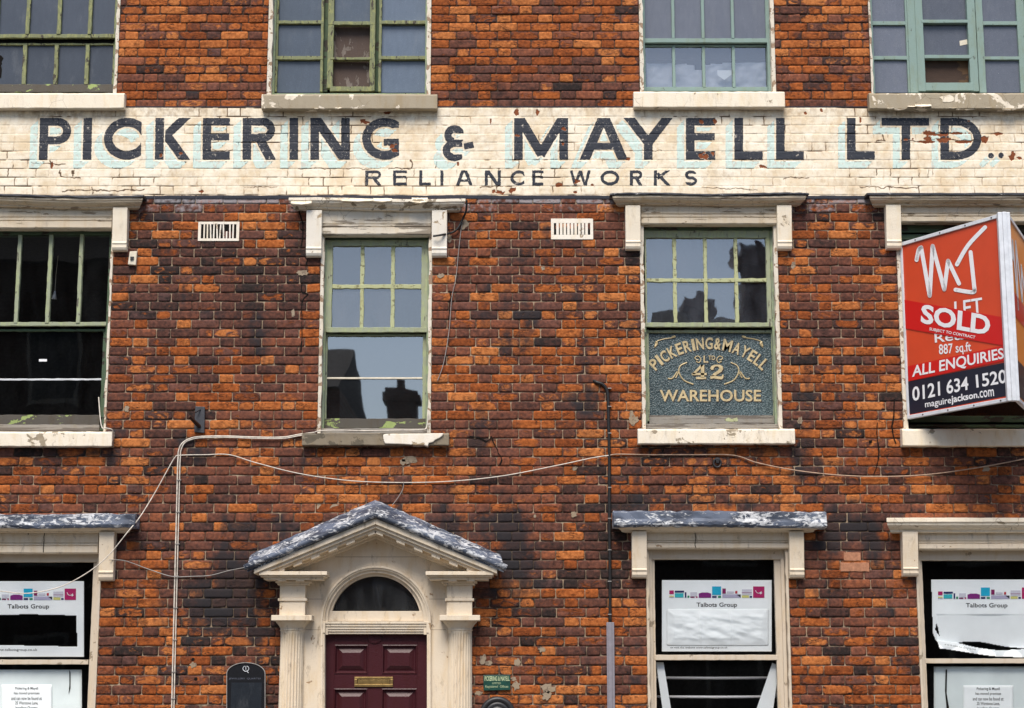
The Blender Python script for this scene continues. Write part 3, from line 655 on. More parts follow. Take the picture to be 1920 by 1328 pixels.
def build_band():
    st = .0045; xa, xb = XL, XR; za, zb = WZ(373), WZ(199.5)
    xs = np.arange(xa, xb, st); zs = np.arange(za, zb, st); nx, nz = len(xs), len(zs)
    X, Z = np.meshgrid(xs, zs); px, py = proj(X, Z, .004)
    jd = np.full(X.shape, 1.0); kk = np.floor((Z-ZB)/CH).astype(int); head = np.zeros(X.shape)
    fz = (Z-ZB)/CH-kk; wz = vnoise(X*6, kk*3.1, 3, 2)*.006-.003
    bed = np.minimum(np.abs(fz*CH+wz), np.abs((1-fz)*CH-wz)); jd = bed
    for k in np.unique(kk):
        js = course_joints(int(k), xa, xb); rows = kk == k; xx = X[rows]+(vnoise(Z[rows]*60, Z[rows]*0+k, 8, 1)-.5)*.006; i = np.clip(np.searchsorted(js, xx), 1, len(js)-1)
        dd = np.minimum(np.abs(xx-js[i-1]), np.abs(js[i]-xx)); jd[rows] = np.minimum(jd[rows], dd); head[rows] = i
    # how far the paint has filled or broken along each joint
    opn = sstep(.42, .72, vnoise(X*2.4+3, Z*5, 21, 4)); opn = opn*sstep(.35, .55, vnoise(X*14, Z*14, 31, 2))
    lo = sstep(300, 345, py)*.3+sstep(1500, 1800, px)*.2+sstep(220, 60, px)*.15*(py > 280)
    opn = np.clip(opn*1.1+lo*vnoise(X*9, Z*9, 41, 2)+.10, 0, 1)
    prof = np.exp(-(jd/.0042)**2); joint = prof*opn
    for (ax, ay, bx, by, w) in CRACKS:
        q = s_box(px+(vnoise(px*.12, py*.12, 51, 3)-.5)*9, py+(vnoise(px*.11, py*.11, 52, 3)-.5)*7, ax, ay, bx, by, w); joint = np.maximum(joint, sstep(1.0, -.6, q))
    chip = np.zeros(X.shape)
    nzc = vnoise(px*.16, py*.2, 61, 4)
    for (cx, cy, rx, ry) in CHIPS:
        chip = np.maximum(chip, 1.15-np.hypot((px-cx)/rx, (py-cy)/ry)*.65+(nzc-.5)*1.3-.15)
    chip = np.clip(chip, 0, 1)
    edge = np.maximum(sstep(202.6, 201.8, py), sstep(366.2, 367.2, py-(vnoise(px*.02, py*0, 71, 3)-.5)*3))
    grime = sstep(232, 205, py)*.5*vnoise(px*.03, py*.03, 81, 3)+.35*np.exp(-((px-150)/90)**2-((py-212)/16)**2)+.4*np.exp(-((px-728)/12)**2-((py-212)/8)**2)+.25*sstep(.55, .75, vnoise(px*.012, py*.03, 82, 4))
    rough = (vnoise(X*22, Z*40, 91, 3)-.5)*.0022; bump = (_hash(kk.astype(np.int64), head.astype(np.int64), 3)-.5)*.003
    H = .0055+bump+rough-prof*(.0022+.004*opn)-(joint > .9)*.001-np.where(chip > .5, .0025, 0)
    attrs = np.stack([joint, chip, edge, np.clip(grime, 0, 1)], -1)
    def cells(keep, lift, name, mat, parent, sdf=None, cell=None):
        Xc, Zc, Hc = X.copy(), Z.copy(), H.copy()
        if sdf is not None:                               # pull the border vertices onto the outline
            gz, gx = np.gradient(sdf, st); g2 = gx*gx+gz*gz+1e-9; near = np.abs(sdf) < 1.1*cell
            Xc = np.where(near, X-np.clip(sdf*gx/g2, -st*.8, st*.8), X); Zc = np.where(near, Z-np.clip(sdf*gz/g2, -st*.8, st*.8), Z)
        j, i = np.nonzero(keep); a = j*nx+i; f = np.stack([a, a+1, a+nx+1, a+nx], -1)
        used, inv = np.unique(f, return_inverse=True); v = np.stack([Xc, -(Hc+lift), Zc], -1).reshape(-1, 3)[used]
        me = grid_mesh(name, v, inv.reshape(-1, 4)); put_attr(me, 'jn', attrs.reshape(-1, 4)[used]); return link(name, me, mat, parent, smooth=True)
    band = cells(np.ones((nz-1, nx-1), bool), 0, 'painted_sign', M['band'], bld)
    band['label'] = 'cream painted band across the brickwork with navy lettering'
    ctr = lambda q: (q[1:, 1:]+q[:-1, 1:]+q[1:, :-1]+q[:-1, :-1])/4
    wob = lambda q, s: q+(vnoise(px*.35, py*.35, s, 2)-.5)*1.3
    pxw = px+(py-260)*.035*(1-px/620)*(px < 620)         # the first letters lean a little
    allsd = np.full(X.shape, 99.0); chc = ctr(chip)
    def word(ltrs, t, b, w):
        sd = np.full(X.shape, 99.0)
        for ch, x0, x1 in ltrs:
            m = (px > x0-40) & (px < x1+40) & (py > t-40) & (py < b+40); jj, ii = np.nonzero(m); sl = np.s_[jj.min():jj.max()+1, ii.min():ii.max()+1]
            sd[sl] = np.minimum(sd[sl], glyph(ch, pxw[sl], py[sl], x0, x1, t, b, w))
        return sd
    scale_px = st*F/(D/CP)
    names = {}
    sds = {k: word(l, 221.5 if k != 'amp' else 238.5, 299.5, 16.2) for k, l in WORDS.items()}
    sds['ltd'] = U_(sds['ltd'], np.hypot(px-1858, py-292)-5.2, np.hypot(px-1877, py-291.5)-5.2)
    def by_letter(sdf, ltrs, name, lift, mat, dx=0):     # every painted letter is a piece of its own
        bnd = [q[1]-8+dx for q in ltrs]+[9999]; kc = (ctr(sdf) < 0) & (chc < .5); pc = ctr(px)
        for a, b in zip([-999]+bnd[1:-1], bnd[1:]):
            keep = kc & (pc >= a) & (pc < b)
            if keep.any(): cells(keep, lift, name, mat, band, sdf, scale_px)
    for k in WORDS:                                        # the pale drop shade, swept down and to the left
        sd = sds[k]; sh = np.full(X.shape, 99.0)
        for q in np.linspace(.28, 1, 9):
            ox, oy = -17*q, 17*q
            ix = int(round(ox*st/scale_px/st)) if False else int(round(ox/scale_px)); iz = int(round(-oy/scale_px))
            sh = np.minimum(sh, np.roll(np.roll(sd, ix, 1), iz, 0))
        sh = np.maximum(sh, 3.4-sd); shw = wob(sh, 5)
        by_letter(shw, WORDS[k], 'letter_drop_shade', .0005, M['shade'], -8)
    for k, t, b, w in [(k, 0, 0, 0) for k in WORDS]+[(k, 320, 348, 5.6) for k in SMALL]:
        sd = sds[k] if k in sds else word(SMALL[k], t, b, w); sw = wob(sd, 9)
        by_letter(sw, (WORDS.get(k) or SMALL[k])+([('.', 1851, 1864), ('.', 1873, 1882)] if k == 'ltd' else []), 'painted_letter', .0011, M['letter'])
    return band
band = build_band()

# ------------------------------------------------------------------ windows
def sill(parent, x0, x1, y0, y1, d, mat, sag=0.0, label=None):
    z0, z1 = WZ(y1, d), WZ(y0, d); X0, X1 = WX(x0, (y0+y1)/2, d), WX(x1, (y0+y1)/2, d)
    prof = [(d, z0), (d, z1-.012), (d-.012, z1), (-.12, z1+.02), (-.12, z0), (.0, z0), (d-.025, z0)]
    m = MB().profile(prof[::-1], X0, X1, 26, None, .0022); o = m.build('sill', mat, parent, .006)
    if label: o['label'] = label
    return o
def bracket(parent, x0, x1, y0, y1, d, mat):
    """console: flat face, stepped foot"""
    z1, z0 = WZ(y0, d), WZ(y1, d*.6); h = z1-z0; X0, X1 = WX(x0, (y0+y1)/2, d*.85), WX(x1, (y0+y1)/2, d*.85)
    p = [(-.01, z1), (d, z1), (d, z1-h*.10), (d*.93, z1-h*.3), (d*.78, z1-h*.62), (d*.72, z1-h*.80), (d*.80, z1-h*.815), (d*.80, z1-h*.84), (d*.72, z1-h*.86), (d*.72, z1-h*.93), (d*.6, z1-h*.985), (d*.45, z0), (-.01, z0)]
    return MB().profile(p, X0, X1, 1, None, 0).build('bracket', mat, parent, .004)
def cornice(parent, x0, x1, y0, y1, d, mat, name='cornice', sag=None, j=.0015, soft=.0, n=24):
    z1, z0 = WZ(y0, d), WZ(y1, d*.45); h = z1-z0; X0, X1 = WX(x0, y0, d), WX(x1, y0, d)
    p = [(-.01, z1), (d, z1), (d, z1-h*.30), (d*.93, z1-h*.36), (d*.9, z1-h*.52), (d*.72, z1-h*.7), (d*.52, z1-h*.8), (d*.50, z1-h*.95), (d*.40, z0), (-.01, z0)]
    return MB().profile(p, X0+d*.5, X1-d*.5, n, sag, j, .5).build(name, mat, parent, .003)
def flashing(parent, x0, x1, y0, y1, d, sag, j=.0035):
    z1, z0 = WZ(y0, d), WZ(y1, d); X0, X1 = WX(x0, y0, d), WX(x1, y0, d)
    p = [(-.01, z1+.01), (d-.03, z1+.004), (d, z1-.004), (d+.004, z0+.004), (d-.004, z0), (d-.02, z0+.006), (-.01, z0+.006)]
    return MB().profile(p, X0, X1, 40, sag, j).build('lead_flashing', M['lead_dark'], parent, .002)
def frieze(parent, x0, x1, y0, y1, d, mat, lines=(.45, .62)):
    z1, z0 = WZ(y0, d), WZ(y1, d); h = z1-z0; X0, X1 = WX(x0, (y0+y1)/2, d), WX(x1, (y0+y1)/2, d); p = [(-.06, z1), (d, z1)]
    for q in lines: p += [(d, z1-h*q), (d-.008, z1-h*q-.002), (d-.008, z1-h*q-.008), (d+.004, z1-h*q-.011)]; d += .004
    p += [(d, z0+.01), (d-.01, z0), (-.06, z0)]
    return MB().profile(p, X0, X1, 18, None, .0012).build('lintel', mat, parent, .002)
def reveal(parent, key, w=.022, mat='reveal', back=.11, top=True):
    a, b, c, e = OPEN[key]; m = MB()
    for s, x in ((1, a), (-1, b)):
        n = 34; vs_ = []; fs = []
        for i in range(n+1):
            z = c+(e-c)*i/n; r = random.uniform(-.004, .006); vs_ += [(x-s*.004, -.003+random.uniform(-.002, .002), z), (x+s*(w+r), -.001, z), (x+s*(w+r*.5), back, z), (x-s*.004, back, z)]
        for i in range(n):
            for q in range(4): fs.append((i*4+q, i*4+(q+1) % 4, i*4+4+(q+1) % 4, i*4+4+q))
        fs += [(0, 1, 2, 3), (n*4+3, n*4+2, n*4+1, n*4)]; MB().add(vs_, fs).build('reveal', M[mat], parent)
def panes(parent, rects, d, mat, ref, name='glass'):
    m = MB()
    for (x0, y0, x1, y1) in rects:
        X0, X1, Z0, Z1 = WX(x0, ref, d), WX(x1, ref, d), WZ(y1, d), WZ(y0, d); t = random.uniform(-.0012, .0012)*(X1-X0)/2; q = random.uniform(-.0012, .0012)*(Z1-Z0)*(0 if X1-X0 > .7 else 1); t = 0 if X1-X0 > .7 else t
        m.add([(X0, -d+t, Z0), (X1, -d-t, Z0), (X1, -d-t+q, Z1), (X0, -d+t+q, Z1)], [(0, 1, 2, 3)])
    o = m.build(name, mat, parent); put_attr(o.data, 'pv', np.repeat(np.stack([RNG.random(len(rects))]*4, -1), 4, 0)); return o
def wroot(key, label=None):
    """the window part itself is its outer box frame; sashes, glass, sill hang under it"""
    return None
def frame(key, ref, mat, w, dF=-.075, dB=-.17, name='window', bottom=True, head=0):
    a, b, c, e = OPEN[key]; m = MB(); a += .018; b -= .018; e -= head; c += .012+(.07 if key[0] != 'G' else 0)
    m.box(a, a+w, dB, dF, c, e); m.box(b-w, b, dB, dF, c, e); m.box(a+w, b-w, dB, dF, e-w*1.1, e)
    if bottom: m.box(a+w, b-w, dB, dF, c, c+w*.8)
    return m.build(name, mat, bld, .004)

def joint_line(parent, x, y0, y1, d, ref):
    pts = [(x+random.uniform(-1, 1), y0+(y1-y0)*i/5) for i in range(6)]; m = MB()
    for a, b in zip(pts[:-1], pts[1:]):
        X0, X1 = WX(a[0], ref, d), WX(b[0], ref, d); h = .0028; m.add([(X0-h, -d, WZ(a[1], d)), (X0+h, -d, WZ(a[1], d)), (X1+h, -d, WZ(b[1], d)), (X1-h, -d, WZ(b[1], d))], [(0, 1, 2, 3)])
    return m.build('crack', M['dark_hole'], parent)
def bars(parent, rects, d0, d1, mat, ref, name, j=.0022, bevel=.003):
    if name in ('mullion', 'side_light') and len(rects) < 3:
        return [bars(parent, [q]*1+[], d0, d1, mat, ref, name+'', j, bevel) for q in rects] if len(rects) > 1 else _bars(parent, rects, d0, d1, mat, ref, name, j, bevel)
    return _bars(parent, rects, d0, d1, mat, ref, name, j, bevel)
def _bars(parent, rects, d0, d1, mat, ref, name, j, bevel):
    m = MB()
    for i, r in enumerate(rects): m.wob(*r, d0, d1+.0014*i, ref, j, max(4, int(max(abs(r[2]-r[0]), abs(r[3]-r[1]))/9)))
    return m.build(name, mat, parent, bevel)

# ---- top left sash window
w = frame('T1', yT, M['green'], .028); w['label'] = 'olive green sash window with dark wired panes at top left'; reveal(w, 'T1')
mx = [-126, -67, -9, 49, 108, 166]
bars(w, [(-134, -190, -126, 64), (212, -190, 219, 64), (-134, 64, 219, 71)]+[(x-3.6, -190, x+3.6, 64) for x in mx], -.115, -.082, M['olive'], yT, 'upper_sash')
bars(w, [(-134, 78, -126, 158), (212, 78, 219, 158), (-134, 81, 219, 84.5)]+[(x-3.8-2, 84, x+3.8-2, 158) for x in mx], -.155, -.122, M['olive'], yT, 'lower_sash')
bars(w, [(-134, 158, 219, 173)], -.155, -.115, M['rail'], yT, 'bottom_rail')
panes(w, [(-126, -190, 216, 66)], -.10, M['frost_a'], yT)
bars(w, [(-134, 74, 219, 83)], -.155, -.13, M['dark_hole'], yT, 'meeting_rail_shadow')  # black strip painted as the shadow between the two sashes
pz = MB().ppx([(-126, 82), (216, 82), (216, 160), (-126, 160)], -.142, -.140); pz.build('glass', M['frost_a'], w)
MB().ppx([(-30, 104), (2, 104), (6.5, 109), (3, 116), (4, 120), (2, 122), (3.5, 131), (2, 146), (-30, 150)], -.139, -.1375).build('broken_pane', M['dark_hole'], w)
sill(w, -160, 233, 174, 203, .075, M['cream'])
# ---- second window: three lights, one pane boarded
w = frame('T2', yT, M['green'], .03); w['label'] = 'green three light casement window with brown boards in two middle panes'; reveal(w, 'T2', .03)
bars(w, [(602, -190, 615, 172), (702, -190, 714, 172)], -.17, -.145, M['green_dark'], yT, 'mullion')  # dark green stands in for the shaded gaps beside the casement
bars(w, [(516, -190, 521, 172), (601, -190, 606, 172), (516, 38.5, 606, 44.5), (516, 105, 606, 112), (798, -190, 803, 172), (710, -190, 715, 172), (710, 38.5, 803, 45), (710, 105, 803, 111.5)], -.14, -.10, M['olive'], yT, 'side_light')
bars(w, [(614, -190, 625, 165), (693, -190, 703, 170), (614, 40, 703, 46.5), (620, 107.5, 697, 112), (620, 162, 700, 171)], -.13, -.078, M['olive'], yT, 'middle_casement')
panes(w, [(519, -190, 604, 174), (713, -190, 801, 174), (622, -190, 696, 43)], -.128, M['frost_b'], yT)
bars(w, [(621, 44, 697, 108)], -.16, -.15, M['board_brown'], yT, 'board'); bars(w, [(621, 110, 697, 164)], -.15, -.14, M['board_brown'], yT, 'board')
sl = sill(w, 490, 820, 176, 204, .085, M['bare_stone'], label='grey stone sill with flaking cream paint')
# ---- third window: blue-green sash
w = frame('T3', yT, M['teal'], .03); w['label'] = 'pale blue green sash window with a crumpled sheet behind its lower panes'; reveal(w, 'T3', .026)
mx = [1263, 1319, 1375]
bars(w, [(1205, -190, 1210, 72), (1437, -190, 1443, 72), (1203, 72, 1444, 80)]+[(x-2.8, -190, x+2.8, 72) for x in mx], -.115, -.08, M['teal'], yT, 'upper_sash', .001)
bars(w, [(1205, 86, 1210, 164), (1437, 86, 1443, 164), (1205, 84, 1443, 87), (1205, 163, 1443, 171)]+[(x-2.8, 86, x+2.8, 164) for x in mx], -.155, -.12, M['teal'], yT, 'lower_sash', .001)
panes(w, [(1208, -190, 1440, 74)], -.1, M['frost_c'], yT); panes(w, [(1208, 85, 1440, 166)], -.14, M['glass_hazy'], yT)
MB().px(1206, 78, 1444, 112, -.36, -.35, yT).build('blind', M['frost_c'], w)
sill(w, 1188, 1472, 171, 201, .08, M['cream'])
# ---- fourth window: blue-green casement
w = frame('T4', yT, M['teal'], .026); w['label'] = 'pale blue green casement window with a plywood square in its middle light'; reveal(w, 'T4', .012)
bars(w, [(1704, -190, 1722, 174), (1833, -190, 1846, 174)], -.15, -.085, M['teal'], yT, 'mullion', .001)
bars(w, [(1634, 40, 1704, 47), (1634, 105, 1706, 112), (1700, -190, 1705, 174), (1838, 40, 1914, 47), (1840, 106, 1916, 112), (1910, -190, 1925, 174), (1838, -190, 1842, 174)], -.14, -.1, M['teal'], yT, 'side_light', .001)
bars(w, [(1719, -190, 1733, 171), (1817, -190, 1832, 171), (1730, 37, 1818, 43), (1733, 103, 1820, 109.5), (1733, 155, 1822, 170)], -.13, -.076, M['teal'], yT, 'middle_casement', .001)
panes(w, [(1632, -190, 1703, 174), (1840, -190, 1914, 174), (1730, -190, 1820, 106)], -.12, M['frost_c'], yT)
bars(w, [(1732, 107, 1822, 157)], -.15, -.14, M['ply'], yT, 'board')
MB().ppx([(1799, 77), (1813, 74), (1814, 83), (1800, 86)], -.119, -.1175).build('sticker', M['white_plastic'], w)
sill(w, 1630, 1965, 174, 204, .085, M['bare_stone'], label='grey stone sill with curling flakes of paint')

# ---- middle floor, left: dark sash
def sash_case(key, x0, x1, fr, cor, br, mats, sagf=None, lead=True, cd=.13, lines=(.45, .62)):
    fx0, fx1, fy0, fy1 = fr
    frieze(w, fx0, fx1, fy0, fy1, .028, mats[1], lines)
    cornice(w, *cor, cd, mats[0], sag=sagf)
    for b in br: bracket(w, *b, .085, mats[2])
w = frame('M1', yM, M['green_dark'], .03, head=.19); w['label'] = 'dark sash window with tall upper panes and green bars at middle left'; reveal(w, 'M1', .014)
sash_case('M1', 0, 0, (-145, 210, 388, 429), (-205, 268, 368, 389), [(210.5, 238, 389, 470)], (M['cornice_stone'], M['cream_board'], M['cream']), lambda t: .012*math.sin(t*6)-.01*max(0, t-.7))
flashing(w, -205, 269, 364, 369, .14, lambda t: .010*math.sin(t*6)-.01*max(0, t-.7))
bars(w, [(-145, 430, 205, 440)], -.17, -.07, M['green_dark'], yM, 'head')
mx = [-147+59*i for i in range(6)]; mx = [-88, -30, 28, 87, 145]
bars(w, [(199.5, 438, 205, 612), (-140, 438, -134, 612), (-140, 604, 203, 611)]+[(x-3.6, 438, x+3.6, 606) for x in mx], -.115, -.08, M['pale_green'], yM, 'upper_sash')
bars(w, [(194, 616, 200, 782), (-140, 616, -134, 782), (-140, 617, 200, 621)], -.16, -.122, M['green_dark'], yM, 'lower_sash')
bars(w, [(-140, 778, 194, 796)], -.16, -.115, M['rail'], yM, 'bottom_rail'); bars(w, [(-140, 796, 194, 808)], -.16, -.05, M['grey_wood'], yM, 'timber_sill')
bars(w, [(-140, 710, 194, 713.5)], -.19, -.185, M['alu'], yM, 'glazing_bar')
panes(w, [(mx[i], 434, mx[i+1], 608) for i in range(4)]+[(145, 434, 202, 608), (-140, 434, -88, 608)], -.10, M['glass_dark'], yM); panes(w, [(-136, 618, 196, 780)], -.145, M['glass_dark'], yM)
MB().ppx([(73, 673.5), (88, 673.5), (88, 678), (73, 678)], -.144, -.1435).build('sticker', M['white_vinyl'], w)
sill(w, -170, 210, 809, 837, .075, M['cream_peel'])
# ---- middle floor, second: 6 over 1
w = frame('M2', yM, M['green'], .022, head=.235); w['label'] = 'narrow sage green sash window of six panes over one above the door'; reveal(w, 'M2', .02)
sash_case('M2', 0, 0, (603, 808, 393, 441), (541, 873, 372, 394), [(574, 603, 394, 481), (809.5, 838, 394, 481)], (M['cream_peel'], M['grey_board'], M['white_slab']), lambda t: .008*math.sin(t*5+1), lines=(.55, .66))
bars(w, [(604, 441, 808, 449)], -.17, -.065, M['green_dark'], yM, 'head')
bars(w, [(610, 451, 621, 620), (789, 451, 801, 620), (610, 450, 801, 461), (610, 614, 801, 623)], -.115, -.075, M['pale_green'], yM, 'upper_sash')
bars(w, [(674, 461, 681, 614), (732, 461, 739, 614), (621, 533.5, 789, 541)], -.112, -.085, M['yellowgreen'], yM, 'glazing_bar', .004)
bars(w, [(606, 628, 614.5, 790), (793, 628, 800, 790), (606, 627, 800, 630)], -.16, -.12, M['pale_green'], yM, 'lower_sash')
bars(w, [(610, 785, 800, 803)], -.16, -.112, M['rail'], yM, 'bottom_rail'); bars(w, [(600, 803, 808, 813)], -.16, -.04, M['grey_wood'], yM, 'timber_sill')
bars(w, [(614, 707.5, 793, 711)], -.138, -.132, M['white_plastic'], yM, 'glazing_bar', .0008)
for i in range(3):
    for j in range(2): pass
panes(w, [(x0, y0, x1, y1) for y0, y1 in ((456, 537), (537, 618)) for x0, x1 in ((616, 678), (678, 735), (735, 794))], -.10, M['glass_hazy'], yM); panes(w, [(611, 628, 796, 788)], -.145, M['glass_mirror'], yM)
sill(w, 566, 842, 812, 835, .07, M['stone_plain'], label='bare worn stone sill')
MB().ppx([(718, 815), (725, 813.5), (790, 813), (832, 812.5), (829, 818), (823, 822), (816, 825), (812, 829), (804, 831), (802, 837), (795, 834.5), (780, 835), (758, 833), (722, 832), (719, 826)], .0, .085).build('render_patch', M['white_slab'], w, .006)
# ---- middle floor, third: 8 over sign panel
w = frame('M3', yM, M['green'], .026, head=.19); w['label'] = 'sage green sash window of eight panes over a gilt lettered panel'; reveal(w, 'M3', .024)
sash_case('M3', 0, 0, (1202, 1457, 384, 421), (1148, 1512, 367, 385), [(1173, 1201, 385, 468), (1457.5, 1485, 385, 468)], (M['cornice_stone'], M['cream_board'], M['cream']), lambda t: .004*math.sin(t*7))
flashing(w, 1144, 1517, 361.5, 366.5, .14, lambda t: .005*math.sin(t*9))
bars(w, [(1204, 422, 1458, 432)], -.17, -.065, M['green_dark'], yM, 'head')
bars(w, [(1207, 433, 1214, 612), (1440, 433, 1448, 612), (1207, 432, 1448, 446), (1207, 605, 1449, 613)], -.115, -.075, M['pale_green'], yM, 'upper_sash')
bars(w, [(x-3.3, 446, x+3.3, 605) for x in (1267, 1325, 1383)]+[(1214, 522, 1440, 529)], -.112, -.085, M['yellowgreen'], yM, 'glazing_bar', .004)
bars(w, [(1207, 618, 1216, 790), (1446, 618, 1451, 790), (1207, 619, 1450, 624)], -.16, -.12, M['pale_green'], yM, 'lower_sash')
bars(w, [(1215, 779, 1450, 795)], -.16, -.112, M['grey_wood'], yM, 'bottom_rail'); bars(w, [(1207, 795, 1460, 804)], -.16, -.04, M['grey_wood'], yM, 'timber_sill')
MB().ppx([(1358, 787), (1366, 783), (1372, 786), (1382, 783), (1384, 790), (1372, 791), (1362, 790)], -.112, -.1105).build('paint_flake', M['yellowgreen'], w)
panes(w, [(x0, y0, x1, y1) for y0, y1 in ((440, 525), (525, 610)) for x0, x1 in ((1211, 1267), (1267, 1325), (1325, 1383), (1383, 1444))], -.10, M['glass_old'], yM)
pn = MB().px(1214, 622, 1449, 781, -.15, -.14, yM).build('lettered_panel', M['hammer'], w)
sill(w, 1196, 1491, 804, 832, .08, M['cream_peel'])
GP = on_wall(-.14)
def gilt(mb, mbs, body, quad, bold=.03):
    bold = bold*.5
    flat_text(mb, body, quad, GP, .003, bold); flat_text(mbs, body, [(x+1.6, y+2.0) for x, y in quad], GP, .0012, bold)
g1, g2 = MB(), MB()
gilt(g1, g2, 'WAREHOUSE', rect(1237, 731, 1427, 753), .035); 
g1.build('gilt_lettering', M['gold'], w); g2.build('letter_shade', M['goldshade'], w); g1, g2 = MB(), MB()
def gpoly(pts):
    g1.ppx(pts, -.1385, -.137); g2.ppx([(x+1.6, y+2) for x, y in pts], -.1398, -.1388)
gpoly([(1314, 684), (1319.5, 684), (1303, 702), (1297, 702)]); gpoly([(1297, 699.5), (1325, 699.5), (1325, 703.5), (1297, 703.5)]); gpoly([(1314, 684), (1320.5, 684), (1320.5, 708), (1314, 708)]); gpoly([(1305, 707), (1324, 707), (1324, 711), (1305, 711)])
gpoly([(1331.5, 690.5), (1334, 686.5), (1340, 684), (1349, 684), (1355, 687), (1356, 692), (1353, 697), (1345, 702), (1340, 705), (1333, 706.5), (1338, 700), (1346, 695), (1348.5, 691), (1347, 687.5), (1342, 687), (1338, 690), (1338, 693), (1334, 694)])
gpoly([(1332, 705.5), (1337, 703.5), (1347, 706), (1353, 706), (1355, 702), (1357, 703), (1356, 709), (1353, 711.5), (1346, 711), (1338, 709.5), (1332, 711)])
g1.build('gilt_lettering', M['gold'], w); g2.build('letter_shade', M['goldshade'], w); g1, g2 = MB(), MB()
gilt(g1, g2, 'L', rect(1319, 667, 1328, 680), .03); gilt(g1, g2, 'TD', rect(1328, 667, 1341, 675), .03)
g1.build('gilt_lettering', M['gold'], w); g2.build('letter_shade', M['goldshade'], w); g1, g2 = MB(), MB()
txt = 'PICKERING&MAYELL'; wid = {'I': .42, 'M': 1.3, '&': 1.0, 'N': 1.08, 'G': 1.05, 'L': .82, 'E': .86, 'A': 1.08, 'Y': 1.02, 'K': 1.02}
tw = sum(wid.get(c, 1) for c in txt)+.16*15; ang = -44.5; CXg, CYg, RAD = 1329, 797, 142
for c in txt:
    q = wid.get(c, 1)*89/tw; am = R(ang+q/2); hw = RAD*R(q)/2*.97; hh = 22
    ux, uy = math.cos(am), math.sin(am); nx_, ny_ = math.sin(am), -math.cos(am); bx, by = CXg+nx_*RAD, CYg+ny_*RAD
    quad = [(bx-ux*hw*1.12+nx_*hh, by-uy*hw*1.12+ny_*hh), (bx+ux*hw*1.12+nx_*hh, by+uy*hw*1.12+ny_*hh), (bx+ux*hw, by+uy*hw), (bx-ux*hw, by-uy*hw)]
    gilt(g1, g2, c, quad, .045); ang += q+.16*89/tw
g1.build('gilt_lettering', M['gold'], w); g2.build('letter_shade', M['goldshade'], w); g1, g2 = MB(), MB()
def flour(pts, r): MB().tube(smooth_path([P3(x, y, -.137) for x, y in pts], 6), r, 6).build('flourish', M['gold'], w)
for s in (1, -1):
    X_ = lambda x: 1329+s*(x-1329)
    flour([(X_(1300), 721), (X_(1282), 713), (X_(1273), 698), (X_(1276), 686), (X_(1288), 680)], .006)
    flour([(X_(1252), 710), (X_(1260), 710), (X_(1266), 703), (X_(1270), 697)], .006); flour([(X_(1267), 709), (X_(1270), 703), (X_(1273), 697)], .005)
    flour([(X_(1228), 652), (X_(1231), 641), (X_(1245), 636), (X_(1258), 634), (X_(1267), 631)], .005); flour([(X_(1228), 650), (X_(1232), 645), (X_(1229), 641)], .009); flour([(X_(1260), 633), (X_(1266), 631)], .01)
    flour([(X_(1305), 678), (X_(1311), 680), (X_(1314), 674), (X_(1309), 668), (X_(1303), 671), (X_(1306), 675), (X_(1309), 674)], .0045)
# ---- middle floor, right: behind the agent's board
w = frame('M4', yM, M['green_dark'], .03, head=.17); w['label'] = 'dark sash window half hidden behind the red sale board'; reveal(w, 'M4', .03)
sash_case('M4', 0, 0, (1688, 1957, 385, 417), (1630, 2012, 366, 386), [(1662, 1690, 384, 467), (1957, 1985, 384, 467)], (M['cornice_stone'], M['cream_board'], M['cream']), lambda t: 0)
flashing(w, 1626, 2016, 361, 366.5, .14, lambda t: 0, .002)
bars(w, [(1692, 424, 1952, 436), (1692, 448, 1700, 612), (1692, 440, 1952, 449), (1692, 604, 1952, 612)]+[(x-3.3, 446, x+3.3, 605) for x in (1756, 1820, 1884)], -.115, -.08, M['green_dark'], yM, 'upper_sash')
bars(w, [(1698, 620, 1704, 790), (1698, 780, 1952, 792), (1700, 618, 1952, 622)], -.16, -.12, M['green_dark'], yM, 'lower_sash')
panes(w, [(1694, 440, 1954, 608)], -.10, M['glass_dark'], yM); panes(w, [(1694, 620, 1954, 785)], -.145, M['glass_dark'], yM)
sill(w, 1692, 1990, 804, 836, .08, M['cream'])

# ---- ground floor
def ground_window(key, label, x0, x1, head, hy, glass, mid, cor, fr, br, leadcol, rails):
    global w
    w = frame(key, yG, M['frame_cream'], .028, dF=-.05, dB=-.16, head=.02); w['label'] = label; reveal(w, key, .014, 'frame_cream')
    frieze(w, *fr, .03, M['door_cream'], (.5, .62))
    for b in br: bracket(w, *b, .1, M['door_cream'])
    bars(w, head, -.12, -.055, M['frame_cream'], yG, 'head', .0012)
    bars(w, rails, -.125, -.075, M['frame_cream'], yG, 'sash', .0012)
    panes(w, glass, -.105, M['glass_shop'], yG)
    a, b, c, e = OPEN[key]
    MB().box(a-.06, b+.06, -.12, .08, c-.09, c).build('sill', M['cream'], w, .006)
ground_window('G1', 'cream sash window on the ground floor at left with paper notices inside', 0, 0, [(-150, 1039, 184, 1054)], 0, [(-146, 1050, 176, 1240), (-146, 1240, 176, 1440)], 0,
              None, (-152, 184, 997, 1038), [(185, 213, 997, 1089)], 'lead', [(170, 1052, 183, 1440), (-148, 1052, -136, 1440), (-146, 1237, 168, 1246)])
joint_line(w, 74, 1000, 1036, .041, yG); joint_line(w, 44, 996, 1003, .041, yG)
